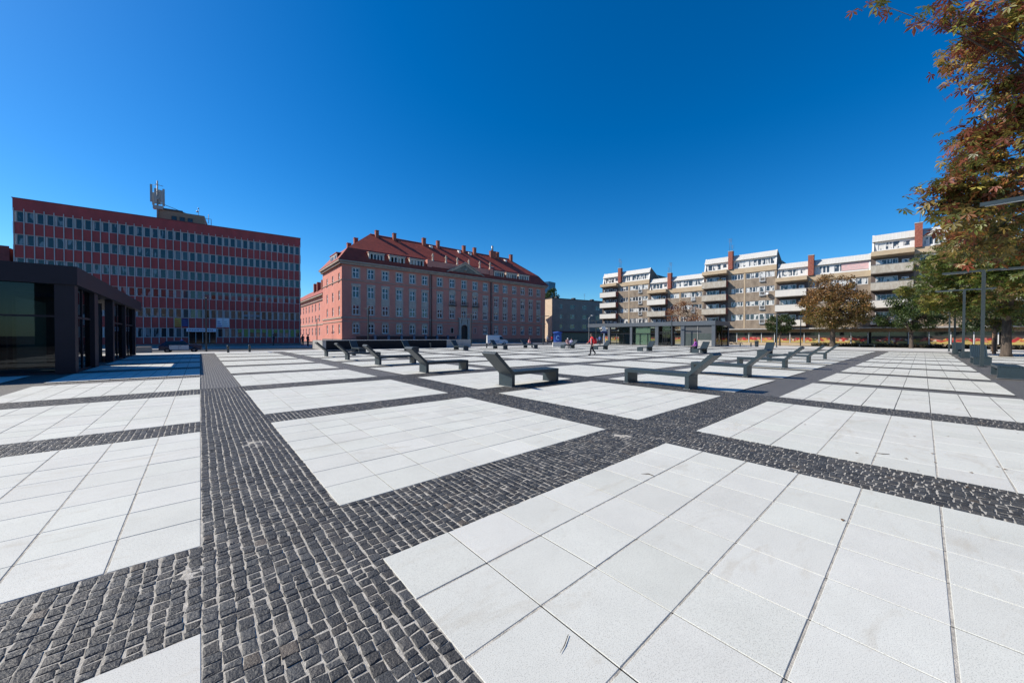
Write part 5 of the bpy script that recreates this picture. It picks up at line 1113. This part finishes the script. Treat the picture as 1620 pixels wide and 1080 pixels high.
# litter on the paving: twigs and dry leaves
tw_m = mat('twig bark', (.06, .04, .03), .9)
for (pts, lab) in (([(886, 1032), (893, 1020), (899, 1003)], 'thin bent twig on the white slab at the bottom, nearest the camera'), ([(1014, 749), (1026, 749), (1034, 752)], 'thin twig on the slab near the cobbled crossing'), ([(1383, 716), (1396, 717.5), (1407, 718)], 'dark twig lying across a joint on the right plot')):
    b = MB(); P = [at(x, y, .006) for x, y in pts]; b.tube(P, [.0008, .0022, .0016] if pts[0][1] > 900 else [.001, .005, .003], 5); tag(mesh_obj('twig', b, tw_m), lab, 'twig')
lv = None
lf_m = mat('dry leaf', (.16, .09, .04), .8, .4, 12)
LG = 'dry leaves scattered on the pale slabs'
spots = [(1333, 822), (1433, 725), (1355, 716), (1420, 668), (1475, 717), (1536, 747), (1578, 738), (1610, 685), (1480, 731), (1550, 700), (1500, 690), (1452, 744), (1590, 742), (1447, 690), (1530, 770), (1273, 671)]
for i, (x, y) in enumerate(spots):
    p = at(x, y, .004)
    if lv is None:
        b = MB(); o_ = [(0, -.04, 0), (.022, -.02, .006), (.03, .01, .012), (.012, .04, .004), (0, .055, .0), (-.014, .038, .006), (-.03, .008, .014), (-.02, -.02, .005)]
        b.add([(0, 0, .004)]+o_+[(x_, y_, z_-.0015) for x_, y_, z_ in o_], [(0, 1+k, 1+(k+1) % 8) for k in range(8)]+[(1+k, 9+k, 9+(k+1) % 8, 1+(k+1) % 8) for k in range(8)])
        lv = tag(mesh_obj('dry_leaf', b, lf_m), 'dark curled dry leaf lying on the pale slabs', 'leaf', LG); c = lv
    else: c = lv.copy(); COL.objects.link(c)
    c.location = p; c.rotation_euler = (0, 0, random.uniform(0, 6)); c.scale = (random.uniform(.18, .42),)*3
# ------------------------------------------------------------------ houses behind the viewer, seen only as reflections in the pavilion glass
for (x0, x1, y, h_, lab) in ((-70, -22, -34, 15, 'brick town house row left behind the viewpoint'), (-18, 24, -40, 13, 'plain rendered house row behind the viewpoint'), (30, 75, -42, 16, 'dark brick house row right behind the viewpoint')):
    t = thing('town_house', lab, 'building', (x1, y, -.1), R(180)); b = MB(); L_ = x1-x0
    hs = [(1.5+i*3.2, 2.9+i*3.2, z, z+1.6) for i in range(int((L_-3)/3.2)) for z in (1.2, 4.4, 7.6, 10.8) if z+2 < h_]
    wall(b, 0, L_, 0, h_, hs, .2); b.box(.05, L_-.05, .25, 10, 0, h_-.1); mesh_obj('wall', b, brown if y != -34 else MATS['old brick'], t)
    b = MB(); 
    for h in hs:
        wb = win_mb(1.4, 1.6, 2, 1); b.add([(v[0]+h[0], v[1]+.1, v[2]+h[2]) for v in wb.v], wb.f, 0); b.m[-len(wb.f):] = wb.m
    mesh_obj('windows', b, [white_m, MATS['flat glass']], t)['kind'] = 'stuff'
    b = MB(); b.prism([(-.5, h_), (5, h_+4.5), (10.5, h_)], -.2, L_+.2, 'x'); mesh_obj('roof', b, tile, t)

# spilled joint sand on the setts
b = MB(); rs = random.Random(4)
for (px_, py_, r_) in ((402, 700, .22), (300, 905, .11), (985, 690, .2), (790, 609, .3)):
    p = at(px_, py_); n = 18; rings = []
    for q, (f, z) in enumerate(((0, .0035), (.35, .002), (.7, -.0015), (1, -.006))):
        rings.append([(p.x+f*r_*(1+.35*math.sin(3*a+q)+rs.uniform(-.15, .15))*math.cos(a)*.8, p.y+f*r_*1.25*(1+rs.uniform(-.15, .15))*math.sin(a), z+rs.uniform(-.0012, .0012)) for a in [2*math.pi*k/n for k in range(n)]])
    vs = [v for r2 in rings for v in r2]; b.add(vs, [(i*n+k, i*n+(k+1) % n, (i+1)*n+(k+1) % n, (i+1)*n+k) for i in range(3) for k in range(n)], 0, True)
o = struct(mesh_obj('sand_spill', b, sand_m))
